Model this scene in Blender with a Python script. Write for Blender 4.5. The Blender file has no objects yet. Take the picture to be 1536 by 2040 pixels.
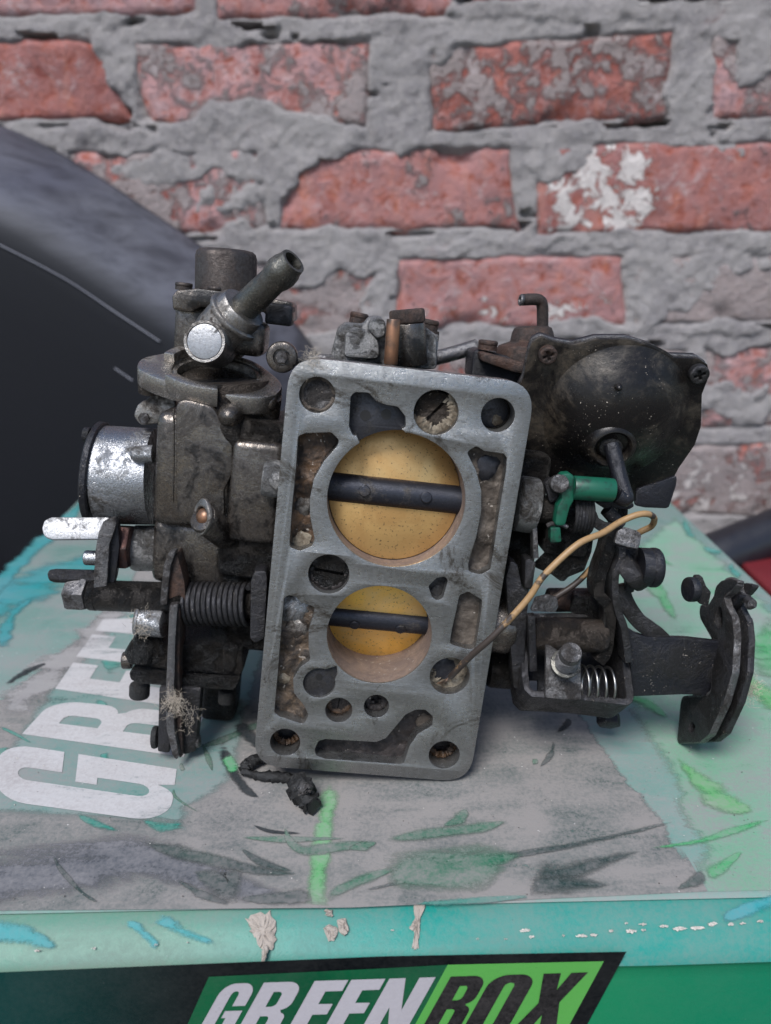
import bpy, bmesh, math, random
import numpy as np
from mathutils import Vector, Matrix

random.seed(7)
scene = bpy.context.scene
COL = scene.collection

# ------------------------------------------------------------------ camera, sky, sun, exposure
PW, PH, FPX, PITCH = 1536.0, 2040.0, 1534.0, math.radians(21.0)
HB = 0.24                     # height of the cardboard box
HC = 0.21                     # camera height above the box top
CAMZ = HB + HC
cam_data = bpy.data.cameras.new('camera')
cam = bpy.data.objects.new('camera', cam_data)
COL.objects.link(cam)
cam.location = (0, 0, CAMZ)
cam.rotation_euler = (math.radians(90) - PITCH, 0, 0)
cam_data.sensor_fit = 'VERTICAL'
cam_data.sensor_height = 36.0
cam_data.lens = FPX / PH * 36.0
cam_data.clip_start = 0.01
cam_data.clip_end = 50
cam_data.dof.use_dof = True
cam_data.dof.focus_distance = 0.285
cam_data.dof.aperture_fstop = 9.0
scene.camera = cam

SUN_EL, SUN_AZ = math.radians(56), math.radians(205)
world = bpy.data.worlds.new('World')
scene.world = world
world.use_nodes = True
wn = world.node_tree.nodes
bg = wn['Background']
sky = wn.new('ShaderNodeTexSky')
sky.sky_type = 'NISHITA'
sky.sun_disc = False
sky.sun_elevation = SUN_EL
sky.sun_rotation = SUN_AZ
sky.air_density = 1.0
sky.dust_density = 1.2
sky.ozone_density = 1.0
world.node_tree.links.new(sky.outputs['Color'], bg.inputs['Color'])
bg.inputs['Strength'].default_value = 0.06
sun_data = bpy.data.lights.new('sun', 'SUN')
sun_data.energy = 1.5
sun_data.angle = math.radians(24)
sun_data.color = (1.0, 1.0, 1.0)
sun = bpy.data.objects.new('sun', sun_data)
COL.objects.link(sun)
sd = Vector((math.sin(SUN_AZ) * math.cos(SUN_EL), math.cos(SUN_AZ) * math.cos(SUN_EL), math.sin(SUN_EL)))
sun.rotation_euler = (-sd).to_track_quat('-Z', 'Y').to_euler()
scene.view_settings.view_transform = 'Standard'
scene.view_settings.look = 'None'
scene.view_settings.exposure = 1.52
scene.view_settings.gamma = 1.0
scene.view_settings.use_curve_mapping = False

# ------------------------------------------------------------------ geometry helpers
CAMP = Vector((0, 0, CAMZ))
_cr = Vector((1, 0, 0))
_cf = Vector((0, math.cos(PITCH), -math.sin(PITCH)))
_cu = Vector((0, math.sin(PITCH), math.cos(PITCH)))

def ray(px, py):
    return _cf + _cr * ((px - PW / 2) / FPX) - _cu * ((py - PH / 2) / FPX)

def on_plane(px, py, o, n):
    r = ray(px, py)
    t = (Vector(o) - CAMP).dot(n) / r.dot(n)
    return CAMP + r * t

# the carburettor's own frame: x along the flange, y into it, z up it (millimetres)
QX, QY, QZ, YAW, LEAN, ROLL = -0.042926, 1.169654, -0.974534, 0.0497793, 0.1096904, 0.1262491
FO = CAMP + Vector((QX, QY, QZ)) * HC
FM = Matrix.Rotation(YAW, 3, 'Z') @ Matrix.Rotation(-LEAN, 3, 'X') @ Matrix.Rotation(ROLL, 3, 'Y')
FMT = FM.transposed()
CAML = FMT @ (CAMP - FO) * 1000.0

class Frame:
    def __init__(s, o, e1, e2):
        s.o = Vector(o); s.e1 = Vector(e1).normalized(); s.e2 = Vector(e2).normalized()
        s.n = s.e1.cross(s.e2).normalized(); s.e2 = s.n.cross(s.e1)
    def pt(s, X, Y, Z=0.0):
        return s.o + s.e1 * X + s.e2 * Y + s.n * Z
    def px(s, p, Z=0.0):
        r = FMT @ ray(*p)
        q = s.o + s.n * Z
        t = (q - CAML).dot(s.n) / r.dot(s.n)
        h = CAML + r * t - s.o
        return (h.dot(s.e1), h.dot(s.e2))
    def pxs(s, pts, Z=0.0):
        return [s.px(p, Z) for p in pts]

def PF(d=0.0):
    return Frame((0, d, 0), (1, 0, 0), (0, 0, 1))

def L(px, py, d):
    x, z = PF(d).px((px, py))
    return Vector((x, d, z))

def mmr(px, py, d, r):
    p = L(px, py, d) - CAML
    zc = p.dot(FMT @ _cf)
    return r * zc / FPX

def zoom(x0, y0, k):
    return lambda pts: [(x0 + x / k, y0 + y / k) for x, y in pts]
z1 = zoom(60, 460, 2.743); z2 = zoom(60, 980, 2.743); z3 = zoom(500, 580, 2.56); z4 = zoom(480, 1080, 2.56)
z5 = zoom(900, 560, 2.415); z6 = zoom(940, 920, 2.577); z7 = zoom(1000, 1000, 4.8); z8 = zoom(980, 1180, 4.8)
z9 = zoom(1320, 980, 7.111); zb = zoom(0, 940, 6.375)

def link(o, parent=None):
    COL.objects.link(o)
    if parent is not None:
        o.parent = parent
    return o

def mk(name, verts, faces, mat, parent=None, smooth=35, mm=True):
    me = bpy.data.meshes.new(name)
    k = 0.001 if mm else 1.0
    me.from_pydata([tuple(c * k for c in v) for v in verts], [], faces)
    bm = bmesh.new(); bm.from_mesh(me)
    bmesh.ops.recalc_face_normals(bm, faces=bm.faces)
    bm.to_mesh(me); bm.free()
    if smooth:
        for p in me.polygons: p.use_smooth = True
        me.set_sharp_from_angle(angle=math.radians(smooth))
    me.materials.append(mat)
    o = bpy.data.objects.new(name, me)
    return link(o, parent)

def tag(o, label, cat=None, group=None, kind=None):
    if label: o['label'] = label
    if cat: o['category'] = cat
    if group: o['group'] = group
    if kind: o['kind'] = kind
    return o

def fillet(pts, r, n=4):
    out = []
    N = len(pts)
    for i in range(N):
        p = Vector(pts[i]); a = Vector(pts[i - 1]) - p; b = Vector(pts[(i + 1) % N]) - p
        la, lb = a.length, b.length
        if la < 1e-6 or lb < 1e-6: continue
        ang = a.angle(b)
        if ang > math.radians(172): out.append(tuple(p)); continue
        tl = min(r / math.tan(ang / 2), la * .45, lb * .45)
        s = p + a / la * tl; e = p + b / lb * tl
        for k in range(n + 1):
            t = k / n
            q = s * (1 - t) ** 2 + p * 2 * t * (1 - t) + e * t * t
            out.append((q.x, q.y))
    return out

def smooth_loop(pts, n=4):
    out = []; N = len(pts)
    for i in range(N):
        p0, p1, p2, p3 = (Vector(pts[(i + k) % N]) for k in (-1, 0, 1, 2))
        for j in range(n):
            t = j / n
            q = 0.5 * ((2 * p1) + (p2 - p0) * t + (2 * p0 - 5 * p1 + 4 * p2 - p3) * t * t + (3 * p1 - p0 - 3 * p2 + p3) * t ** 3)
            out.append(tuple(q))
    return out

def circle(c, r, n=40, r2=None):
    r2 = r2 or r
    return [(c[0] + r * math.cos(2 * math.pi * k / n), c[1] + r2 * math.sin(2 * math.pi * k / n)) for k in range(n)]

def solid(outer, holes, t, bev=0.0, res=1):
    """filled 2-D outline with holes, thickness t centred on Z=0; returns verts, faces"""
    cu = bpy.data.curves.new('outline', 'CURVE')
    cu.dimensions = '2D'; cu.fill_mode = 'BOTH'
    bev = min(bev, t * .45)
    cu.extrude = t / 2 - bev; cu.bevel_depth = bev; cu.bevel_resolution = res; cu.offset = -bev
    for loop in [outer] + list(holes):
        s = cu.splines.new('POLY'); s.points.add(len(loop) - 1)
        for i, p in enumerate(loop): s.points[i].co = (p[0], p[1], 0, 1)
        s.use_cyclic_u = True
    ob = bpy.data.objects.new('outline', cu)
    me = bpy.data.meshes.new_from_object(ob)
    bm = bmesh.new(); bm.from_mesh(me); bmesh.ops.remove_doubles(bm, verts=bm.verts, dist=1e-4)
    bm.verts.ensure_lookup_table(); bm.verts.index_update()
    v = [tuple(x.co) for x in bm.verts]; f = [[q.index for q in fc.verts] for fc in bm.faces]
    bm.free()
    bpy.data.objects.remove(ob); bpy.data.curves.remove(cu); bpy.data.meshes.remove(me)
    return v, f

def prism(name, fr, outer, z0, z1, mat, parent, bev=.3, holes=(), res=1, smooth=35):
    v, f = solid(outer, holes, abs(z1 - z0), bev, res)
    m = (z0 + z1) / 2
    return mk(name, [fr.pt(a, b, c + m) for a, b, c in v], f, mat, parent, smooth)

def pplate(name, pts, d0, d1, mat, parent, bev=.3, holes=(), r=0.0, hd=None):
    """outline in photograph pixels taken at depth d0 behind the flange face, extruded back to d1"""
    fr = PF(d0); o = fr.pxs(pts)
    if r: o = fillet(o, r)
    return prism(name, fr, o, -(d1 - d0), 0, mat, parent, bev, holes)

def lathe(name, a, b, prof, mat, parent, seg=32, smooth=40):
    a = Vector(a); b = Vector(b); ax = (b - a).normalized()
    t = Vector((0, 0, 1)) if abs(ax.z) < .9 else Vector((1, 0, 0))
    u = ax.cross(t).normalized(); w = ax.cross(u)
    V = []; Fc = []; rings = []
    for (h, r) in prof:
        if r < 1e-6:
            V.append(a + ax * h); rings.append([len(V) - 1])
        else:
            s = len(V)
            for k in range(seg):
                an = 2 * math.pi * k / seg
                V.append(a + ax * h + (u * math.cos(an) + w * math.sin(an)) * r)
            rings.append(list(range(s, s + seg)))
    for A, B in zip(rings, rings[1:]):
        for k in range(seg):
            k2 = (k + 1) % seg
            if len(A) == 1 and len(B) == 1: break
            if len(A) == 1: Fc.append([A[0], B[k], B[k2]])
            elif len(B) == 1: Fc.append([A[k], A[k2], B[0]])
            else: Fc.append([A[k], A[k2], B[k2], B[k]])
    return mk(name, V, Fc, mat, parent, smooth)

def cyl(name, a, b, r, mat, parent, bev=.5, seg=32, r2=None):
    h = (Vector(b) - Vector(a)).length; r2 = r2 or r
    bev = min(bev, h * .4, r * .4)
    return lathe(name, a, b, [(0, 0), (0, r - bev), (bev * .3, r - bev * .3), (bev, r), (h - bev, r2), (h - bev * .3, r2 - bev * .3), (h, r2 - bev), (h, 0)], mat, parent, seg)

def tube_mesh(pts, r, seg=10, taper=None, cyc=False):
    pts = [Vector(p) for p in pts]; V = []; Fc = []
    n = len(pts); u = None
    for i, p in enumerate(pts):
        t = (pts[min(i + 1, n - 1)] - pts[max(i - 1, 0)]).normalized()
        if u is None:
            u = t.cross(Vector((0.3, 0.2, 1))).normalized()
        else:
            u = (u - t * u.dot(t)).normalized()
        w = t.cross(u)
        rr = r if taper is None else r * taper(i / (n - 1))
        for k in range(seg):
            a = 2 * math.pi * k / seg
            V.append(p + (u * math.cos(a) + w * math.sin(a)) * rr)
    for i in range(n - 1):
        for k in range(seg):
            k2 = (k + 1) % seg
            Fc.append([i * seg + k, i * seg + k2, (i + 1) * seg + k2, (i + 1) * seg + k])
    Fc.append(list(range(seg))); Fc.append(list(range((n - 1) * seg, n * seg)))
    return V, Fc

def spline(pts, n=8):
    pts = [Vector(p) for p in pts]; out = []
    P = [pts[0] * 2 - pts[1]] + pts + [pts[-1] * 2 - pts[-2]]
    for i in range(1, len(P) - 2):
        p0, p1, p2, p3 = P[i - 1:i + 3]
        for j in range(n):
            t = j / n
            out.append(0.5 * ((2 * p1) + (p2 - p0) * t + (2 * p0 - 5 * p1 + 4 * p2 - p3) * t * t + (3 * p1 - p0 - 3 * p2 + p3) * t ** 3))
    out.append(pts[-1])
    return out

def tube(name, pts, r, mat, parent, seg=12, smooth=True, n=8, taper=None):
    V, Fc = tube_mesh(spline(pts, n) if smooth else pts, r, seg, taper)
    return mk(name, V, Fc, mat, parent, 50)

def rbox(name, c, s, mat, parent, bev=1.0, fr=None, seg=2, taper=None):
    """bevelled block, centre c and size s in a frame (default: the flange frame x, y, z)"""
    bm = bmesh.new(); bmesh.ops.create_cube(bm, size=1.0)
    for v in bm.verts:
        k = 1.0
        if taper and v.co.z > 0: k = taper
        v.co = Vector((v.co.x * s[0] * k, v.co.y * s[1] * k, v.co.z * s[2]))
    bmesh.ops.bevel(bm, geom=list(bm.edges), offset=min(bev, min(s) * .45), segments=seg, affect='EDGES', profile=.5)
    bm.verts.index_update()
    V = [v.co.copy() for v in bm.verts]; Fc = [[q.index for q in f.verts] for f in bm.faces]; bm.free()
    if fr: V = [fr.pt(c[0] + v.x, c[1] + v.y, c[2] + v.z) for v in V]
    else: V = [Vector(c) + v for v in V]
    return mk(name, V, Fc, mat, parent, 40)

def pbox(name, x0, y0, x1, y1, d0, d1, mat, parent, bev=1.0, seg=3):
    """bevelled block whose front face fills a pixel rectangle at depth d0"""
    A = L(x0, (y0 + y1) / 2, d0); B = L(x1, (y0 + y1) / 2, d0); T = L((x0 + x1) / 2, y0, d0); U = L((x0 + x1) / 2, y1, d0)
    c = ((A.x + B.x) / 2, (d0 + d1) / 2, (T.z + U.z) / 2)
    return rbox(name, c, (B.x - A.x, d1 - d0, T.z - U.z), mat, parent, bev, seg=seg)

def axis_frame(c, ax, spin=0.0):
    ax = Vector(ax).normalized()
    t = Vector((0, 0, 1)) if abs(ax.z) < .9 else Vector((0, 1, 0))
    e1 = t.cross(ax).normalized(); e2 = ax.cross(e1)
    c1 = e1 * math.cos(spin) + e2 * math.sin(spin); c2 = -e1 * math.sin(spin) + e2 * math.cos(spin)
    return Frame(c, c1, c2)

def screw(c, ax, r, h, mat, parent, kind='slot', spin=0.0, name='screw'):
    """screw head standing on c, pointing along ax: slotted, cross or hex"""
    fr = axis_frame(c, ax, spin)
    if kind == 'hex':
        v, f = solid(circle((0, 0), r, 6), [], h, h * .18)
        return mk(name, [fr.pt(a, b, z + h / 2) for a, b, z in v], f, mat, parent)
    base = circle((0, 0), r, 28)
    w = r * .16
    if kind == 'slot':
        hole = [(-r * .985, -w), (r * .985, -w), (r * .985, w), (-r * .985, w)]
    else:
        k = r * .55; w = r * .14
        hole = [(-k, -w), (-w, -w), (-w, -k), (w, -k), (w, -w), (k, -w), (k, w), (w, w), (w, k), (-w, k), (-w, w), (-k, w)]
    V, Fc = solid(base, [hole], h * .55, h * .2, 2)
    V = [fr.pt(a, b, z + h * .725) for a, b, z in V]
    v2, f2 = solid(circle((0, 0), r * .97, 28), [], h * .5)
    s = len(V)
    V += [fr.pt(a, b, z + h * .25) for a, b, z in v2]; Fc += [[i + s for i in f] for f in f2]
    return mk(name, V, Fc, mat, parent)

def coil(name, a, b, R, r, turns, mat, parent, seg=8):
    a = Vector(a); b = Vector(b); ax = (b - a); h = ax.length; fr = axis_frame(a, ax)
    n = int(turns * 22)
    pts = [fr.pt(R * math.cos(2 * math.pi * turns * i / n), R * math.sin(2 * math.pi * turns * i / n), h * i / n) for i in range(n + 1)]
    V, Fc = tube_mesh(pts, r, seg)
    return mk(name, V, Fc, mat, parent, 60)

# ---- lattice noise for shaped surfaces
def _h(ix, iy, s):
    v = np.sin(ix * 127.1 + iy * 311.7 + s * 74.7) * 43758.5453
    return v - np.floor(v)
def vnoise(x, y, s=0):
    ix = np.floor(x); iy = np.floor(y); fx = x - ix; fy = y - iy
    fx = fx * fx * (3 - 2 * fx); fy = fy * fy * (3 - 2 * fy)
    return (_h(ix, iy, s) * (1 - fx) + _h(ix + 1, iy, s) * fx) * (1 - fy) + (_h(ix, iy + 1, s) * (1 - fx) + _h(ix + 1, iy + 1, s) * fx) * fy
def fbm(x, y, s=0, o=4):
    t = 0; a = 1; n = 0
    for k in range(o):
        t = t + a * (vnoise(x, y, s + k * 13) - .5); n += a * .5; x = x * 2.03; y = y * 2.03; a *= .5
    return t / n

# ------------------------------------------------------------------ materials
class NT:
    def __init__(s, name):
        s.m = bpy.data.materials.new(name); s.m.use_nodes = True
        s.t = s.m.node_tree; s.b = s.t.nodes['Principled BSDF']
        s.co = s.t.nodes.new('ShaderNodeTexCoord').outputs['Object']
    def n(s, typ): return s.t.nodes.new(typ)
    def l(s, a, b): s.t.links.new(a, b)
    def map(s, scale=(1, 1, 1), rot=(0, 0, 0), loc=(0, 0, 0)):
        q = s.n('ShaderNodeMapping'); q.inputs['Scale'].default_value = scale; q.inputs['Rotation'].default_value = rot; q.inputs['Location'].default_value = loc
        s.l(s.co, q.inputs['Vector']); return q.outputs['Vector']
    def noise(s, sc, det=6, rough=.6, dist=0, vec=None):
        q = s.n('ShaderNodeTexNoise'); q.inputs['Scale'].default_value = sc; q.inputs['Detail'].default_value = det
        q.inputs['Roughness'].default_value = rough; q.inputs['Distortion'].default_value = dist
        s.l(vec or s.co, q.inputs['Vector']); return q.outputs['Fac']
    def voro(s, sc, vec=None, out='Distance'):
        q = s.n('ShaderNodeTexVoronoi'); q.inputs['Scale'].default_value = sc; s.l(vec or s.co, q.inputs['Vector']); return q.outputs[out]
    def ramp(s, x, a, b, va=0.0, vb=1.0):
        q = s.n('ShaderNodeMapRange'); q.interpolation_type = 'SMOOTHSTEP'
        for k, v in zip(('From Min', 'From Max', 'To Min', 'To Max'), (a, b, va, vb)): q.inputs[k].default_value = v
        s.l(x, q.inputs['Value']); return q.outputs['Result']
    def math(s, op, a, b=None):
        q = s.n('ShaderNodeMath'); q.operation = op
        for i, v in enumerate((a, b)):
            if v is None: continue
            if isinstance(v, (int, float)): q.inputs[i].default_value = v
            else: s.l(v, q.inputs[i])
        return q.outputs[0]
    def mix(s, f, a, b):
        q = s.n('ShaderNodeMix'); q.data_type = 'RGBA'
        if isinstance(f, (int, float)): q.inputs[0].default_value = f
        else: s.l(f, q.inputs[0])
        for i, v in ((6, a), (7, b)):
            if isinstance(v, tuple): q.inputs[i].default_value = (*v[:3], 1)
            else: s.l(v, q.inputs[i])
        return q.outputs[2]
    def set(s, k, v):
        if isinstance(v, tuple): s.b.inputs[k].default_value = (*v[:3], 1)
        elif isinstance(v, (int, float)): s.b.inputs[k].default_value = v
        else: s.l(v, s.b.inputs[k])
    def bump(s, h, st=.3, dist=.001):
        q = s.n('ShaderNodeBump'); q.inputs['Strength'].default_value = st; q.inputs['Distance'].default_value = dist
        s.l(h, q.inputs['Height']); s.l(q.outputs['Normal'], s.b.inputs['Normal'])
    def sep(s, v=None):
        q = s.n('ShaderNodeSeparateXYZ'); s.l(v or s.co, q.inputs[0]); return q.outputs

def srgb(r, g, b):
    f = lambda c: (c / 255 / 12.92) if c / 255 <= .04045 else ((c / 255 + .055) / 1.055) ** 2.4
    return (f(r), f(g), f(b))

def metal(name, base, dirt, amt=.5, metallic=.9, rough=.42, scale=90, bump=.25, speck=.5, oil=.0, base2=None):
    """old metal: bare base colour under patches of grime, fine pits, pale dust specks, oily spots"""
    m = NT(name)
    big = m.noise(scale, 10, .74, .5)
    wide = m.noise(scale * .33, 5, .6, .8)
    c = .64 - .28 * amt
    mask = m.ramp(m.math('ADD', m.math('MULTIPLY', big, .62), m.math('MULTIPLY', wide, .38)), c - .055, c + .055)
    fine = m.noise(scale * 11, 5, .75)
    grain = m.noise(2600, 3, .7)
    b = m.mix(m.ramp(fine, .35, .68), base, base2 or tuple(x * .6 for x in base))
    d = m.mix(m.ramp(fine, .35, .65), dirt, tuple(x * .35 for x in dirt))
    col = m.mix(mask, b, d)
    rub = m.ramp(m.noise(scale * 4, 6, .8, .3), .60, .68, 0, .55)
    col = m.mix(rub, col, tuple(min(.7, x * 1.25 + .01) for x in base))
    sp = m.noise(1500, 2, .5); keep = m.noise(70, 2)
    spm = m.math('MULTIPLY', m.ramp(sp, .69, .73), m.ramp(keep, .58 - .1 * speck, .66 - .1 * speck))
    spm = m.math('MULTIPLY', spm, min(1, speck))
    col = m.mix(spm, col, (.42, .36, .30))
    m.set('Base Color', col)
    mt = m.math('MAXIMUM', m.ramp(mask, 0, 1, metallic, metallic * .25), m.math('MULTIPLY', rub, metallic))
    m.set('Metallic', m.math('MULTIPLY', mt, m.ramp(spm, 0, 1, 1, 0)))
    ro = m.ramp(mask, 0, 1, rough, .72 - oil * .42)
    ro = m.math('ADD', ro, m.ramp(fine, .3, .7, -.1, .12))
    m.set('Roughness', ro)
    hgt = m.math('ADD', m.math('ADD', m.math('MULTIPLY', fine, .55), m.math('MULTIPLY', grain, .3)), m.math('ADD', m.math('MULTIPLY', m.math('MULTIPLY', mask, big), 1.6), m.math('MULTIPLY', spm, .8)))
    m.bump(hgt, bump, .0011)
    return m.m

M_ = {}
M_['zinc'] = metal('worn_zinc_casting', (0.352, 0.328, 0.304), (0.048, 0.0368, 0.0288), .42, .95, .33, 80, .35, .3)
M_['ring'] = metal('handled_zinc_ring', (0.43, 0.40, 0.37), (0.08, 0.064, 0.052), .36, .95, .28, 80, .3, .2)
M_['brown_cast'] = metal('brown_stained_casting', (.17, .148, .13), (.013, .010, .0085), .48, .92, .24, 60, .2, .5, 1.0)
M_['bright'] = metal('bright_aluminium', (0.3772, 0.3772, 0.3854), (0.0697, 0.0615, 0.0533), .36, .95, .28, 90, .4, .2)
M_['rough_alu'] = metal('rough_sandcast_aluminium', (0.345, 0.3375, 0.33), (0.0525, 0.045, 0.0375), .40, .9, .40, 130, .9, .2)
M_['oily_brown'] = metal('oily_brown_steel', (0.0585, 0.0455, 0.0364), (0.0104, 0.0078, 0.00715), .5, .6, .40, 100, .9, .9, .7)
M_['oily'] = metal('oily_black_grime', (0.03, 0.0252, 0.0216), (0.0042, 0.0036, 0.0036), .55, .6, .36, 90, 1.0, .7, 1.0)
M_['black_steel'] = metal('blackened_steel', (0.05525, 0.0533, 0.0572), (0.0104, 0.00845, 0.0078), .5, .75, .38, 110, .5, .9, .4)
M_['dark_paint'] = metal('black_coated_steel', (0.0168, 0.0168, 0.0216), (0.0072, 0.006, 0.006), .42, .4, .34, 80, .4, .8, .3)
M_['edge_steel'] = metal('grey_worn_steel', (0.192, 0.184, 0.184), (0.032, 0.0264, 0.024), .48, .9, .36, 130, .5, .6)
M_['shaft'] = metal('throttle_shaft_steel', (0.033, 0.0348, 0.045), (0.06, 0.051, 0.045), .30, .6, .42, 120, .2, .2)
M_['rust'] = metal('rusty_brown_steel', (0.091, 0.0525, 0.0385), (0.035, 0.0231, 0.0189), .5, .5, .5, 100, .4, .3)
M_['cap'] = metal('brown_passivated_cap', (0.08625, 0.07125, 0.06375), (0.0375, 0.02475, 0.02025), .45, .75, .40, 70, .25, .1)
M_['brass_old'] = metal('tarnished_brass', (.155, .148, .13), (.045, .042, .038), .45, .9, .30, 130, .3, .2)
M_['bronze_screw'] = metal('brown_plated_nut', (0.12, 0.06, 0.04875), (0.0375, 0.0225, 0.021), .4, .7, .38, 120, .2, .2)
M_['plug'] = metal('pale_aluminium_plug', (0.3312, 0.3312, 0.3384), (0.144, 0.1368, 0.1332), .36, .8, .40, 130, .2, .05)
M_['black'] = metal('matt_black_rubber', (0.0096, 0.0093, 0.0096), (0.021, 0.0186, 0.0168), .4, .0, .6, 130, .6, .5)
M_['dome'] = metal('black_diaphragm_cover', (.016, .014, .0135), (.060, .047, .034), .46, .5, .30, 40, .15, 1.0, .6)

# machined flange face: grey aluminium, fine scratches, oil bloom
m = NT('machined_flange_face')
bl = m.noise(60, 10, .76, .6); fi = m.noise(520, 6, .75)
scr = m.noise(1, 3, .6, 0, m.map((300, 900, 7000), (0, .30, 0)))
sc2 = m.noise(1, 3, .6, 0, m.map((7000, 900, 260), (0, -.25, 0)))
sc3 = m.noise(1, 2, .5, 0, m.map((140, 900, 5200), (0, -.62, 0)))
col = m.mix(m.ramp(bl, .40, .60), (.33, .325, .317), (.225, .222, .215))
col = m.mix(m.ramp(fi, .54, .72, 0, .7), col, (.085, .08, .075))
lines = m.math('MAXIMUM', m.ramp(scr, .58, .66, 0, .8), m.math('MAXIMUM', m.ramp(sc2, .66, .72, 0, .5), m.ramp(sc3, .70, .74, 0, .8)))
col = m.mix(lines, col, (.46, .465, .47))
col = m.mix(m.ramp(m.noise(30, 10, .82, 1.0), .53, .62, 0, .8), col, (.07, .056, .042))
m.set('Base Color', col); m.set('Metallic', m.ramp(bl, .4, .7, .95, .8))
m.set('Roughness', m.math('ADD', m.ramp(bl, .3, .7, .22, .38), m.ramp(fi, .3, .7, -.06, .12)))
m.bump(m.math('ADD', m.math('ADD', m.math('MULTIPLY', scr, .4), m.math('MULTIPLY', sc2, .3)), m.math('MULTIPLY', fi, .8)), .45, .0005)
M_['flange'] = m.m

# pocket floors: baked brown deposit with wet flecks
def deposit(name, a, b, wet=.3):
    m = NT(name)
    g = m.noise(150, 7, .7, .5); f = m.noise(900, 3, .6)
    col = m.mix(m.ramp(g, .38, .62), a, b)
    col = m.mix(m.ramp(m.noise(520, 2, .5), .67, .72, 0, .8), col, (.35, .31, .27))
    m.set('Base Color', col); m.set('Roughness', m.ramp(g, .3, .7, .7 - wet * .4, .8)); m.set('Metallic', .15)
    m.bump(m.math('ADD', g, m.math('MULTIPLY', f, .4)), .6, .0015)
    return m.m
M_['dep_grey'] = deposit('grey_brown_deposit', (.105, .085, .068), (.045, .034, .026))
M_['dep_brown'] = deposit('rust_brown_deposit', (.10, .055, .028), (.022, .015, .011), .8)
M_['dep_dark'] = deposit('dark_sooty_deposit', (.03, .022, .02), (.009, .007, .007), .8)
M_['dep_mix'] = deposit('mixed_brown_deposit', (.12, .083, .055), (.02, .015, .012), .8)
M_['bore'] = deposit('varnished_bore_wall', (.20, .145, .115), (.14, .10, .082), .6)
M_['fibre'] = deposit('fibrous_dirt', (.26, .22, .165), (.10, .075, .05), .1)
M_['dark_steel'] = metal('blued_pocket_steel', (0.0385, 0.0385, 0.0455), (0.021, 0.0189, 0.0182), .4, .5, .4, 110, .15, .05)

# brass throttle discs, tan varnish speckled with soot
def brass(name, c1, c2, sheen):
    m = NT(name)
    g = m.noise(55, 5, .6, .4); f = m.noise(1100, 3, .6)
    col = m.mix(m.ramp(g, .35, .65), c1, c2)
    col = m.mix(m.ramp(f, .60, .68, 0, .75), col, (.10, .075, .045))
    m.set('Base Color', col); m.set('Metallic', sheen); m.set('Roughness', m.ramp(g, .3, .7, .30, .48))
    m.bump(f, .12, .0003)
    return m.m
M_['disc'] = brass('varnished_brass_disc', (.58, .355, .14), (.44, .25, .09), .8)
M_['disc2'] = brass('reflection_tinted_brass_disc', (1.0, .58, .12), (.90, .60, .24), .55)  # lower disc: bright orange reflection put into the brass colour

m = NT('green_moulded_plastic')
g = m.noise(120, 6, .7); m.set('Base Color', m.mix(m.ramp(g, .5, .66), (.004, .075, .042), (.008, .016, .013))); m.set('Roughness', .42); m.bump(g, .1, .0005)
M_['green'] = m.m
m = NT('aged_wire_insulation')
g = m.math('ADD', m.noise(1, 6, .65, .3, m.map((60, 60, 60))), m.ramp(m.sep()[2], .055, .10, .12, -.06)); f = m.noise(600, 3)
m.set('Base Color', m.mix(m.ramp(g, .50, .56), m.mix(f, (.34, .21, .095), (.22, .13, .06)), (.035, .025, .02))); m.set('Roughness', .5); m.bump(f, .15, .0005)
M_['wire'] = m.m
m = NT('copper_stub')
g = m.noise(90, 5); m.set('Base Color', m.mix(m.ramp(g, .42, .62), (.30, .15, .085), (.10, .075, .06))); m.set('Metallic', .8); m.set('Roughness', .42)
M_['copper'] = m.m
m = NT('lint'); m.set('Base Color', (.42, .36, .29)); m.set('Roughness', .9); M_['lint'] = m.m
m = NT('hole_black'); m.set('Base Color', (.008, .007, .007)); m.set('Roughness', .5); M_['hole'] = m.m
m = NT('spring_bright'); m.set('Base Color', (.30, .29, .275)); m.set('Metallic', 1.0); m.set('Roughness', .34); M_['spring'] = m.m

# ------------------------------------------------------------------ the brick wall
WALL_Y = 0.75
m = NT('old_red_brick')
oi = m.n('ShaderNodeObjectInfo')
sepc = m.n('ShaderNodeSeparateColor'); m.l(oi.outputs['Color'], sepc.inputs[0])
vadd = m.n('ShaderNodeVectorMath'); vadd.operation = 'ADD'
vm = m.n('ShaderNodeVectorMath'); vm.operation = 'SCALE'; vm.inputs['Scale'].default_value = 3.0
cmb = m.n('ShaderNodeCombineXYZ'); m.l(sepc.outputs['Blue'], cmb.inputs[0]); m.l(oi.outputs['Random'], cmb.inputs[1]); m.l(cmb.outputs[0], vm.inputs[0])
m.l(m.co, vadd.inputs[0]); m.l(vm.outputs[0], vadd.inputs[1]); vec = vadd.outputs[0]
g1 = m.noise(22, 8, .66, .5, vec); g2 = m.noise(70, 8, .7, .4, vec); g3 = m.noise(260, 5, .65, 0, vec)
streak = m.noise(1, 6, .65, .3, (lambda q: (q.inputs['Scale'].__setattr__('default_value', (70, 40, 12)), m.l(vec, q.inputs['Vector']), q.outputs['Vector'])[2])(m.n('ShaderNodeMapping')))
red = m.mix(m.ramp(g1, .38, .64), srgb(150, 82, 68), srgb(124, 70, 64))
red = m.mix(m.ramp(streak, .5, .7, 0, .7), red, srgb(180, 114, 90))
pink = m.mix(m.ramp(g2, .4, .62), srgb(186, 140, 136), srgb(164, 132, 134))
col = m.mix(m.math('MULTIPLY', m.math('ADD', sepc.outputs['Green'], .22), m.ramp(g2, .34, .52)), red, pink)
sm = m.math('ADD', m.math('MULTIPLY', g1, .55), m.math('MULTIPLY', g2, .45))
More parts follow.
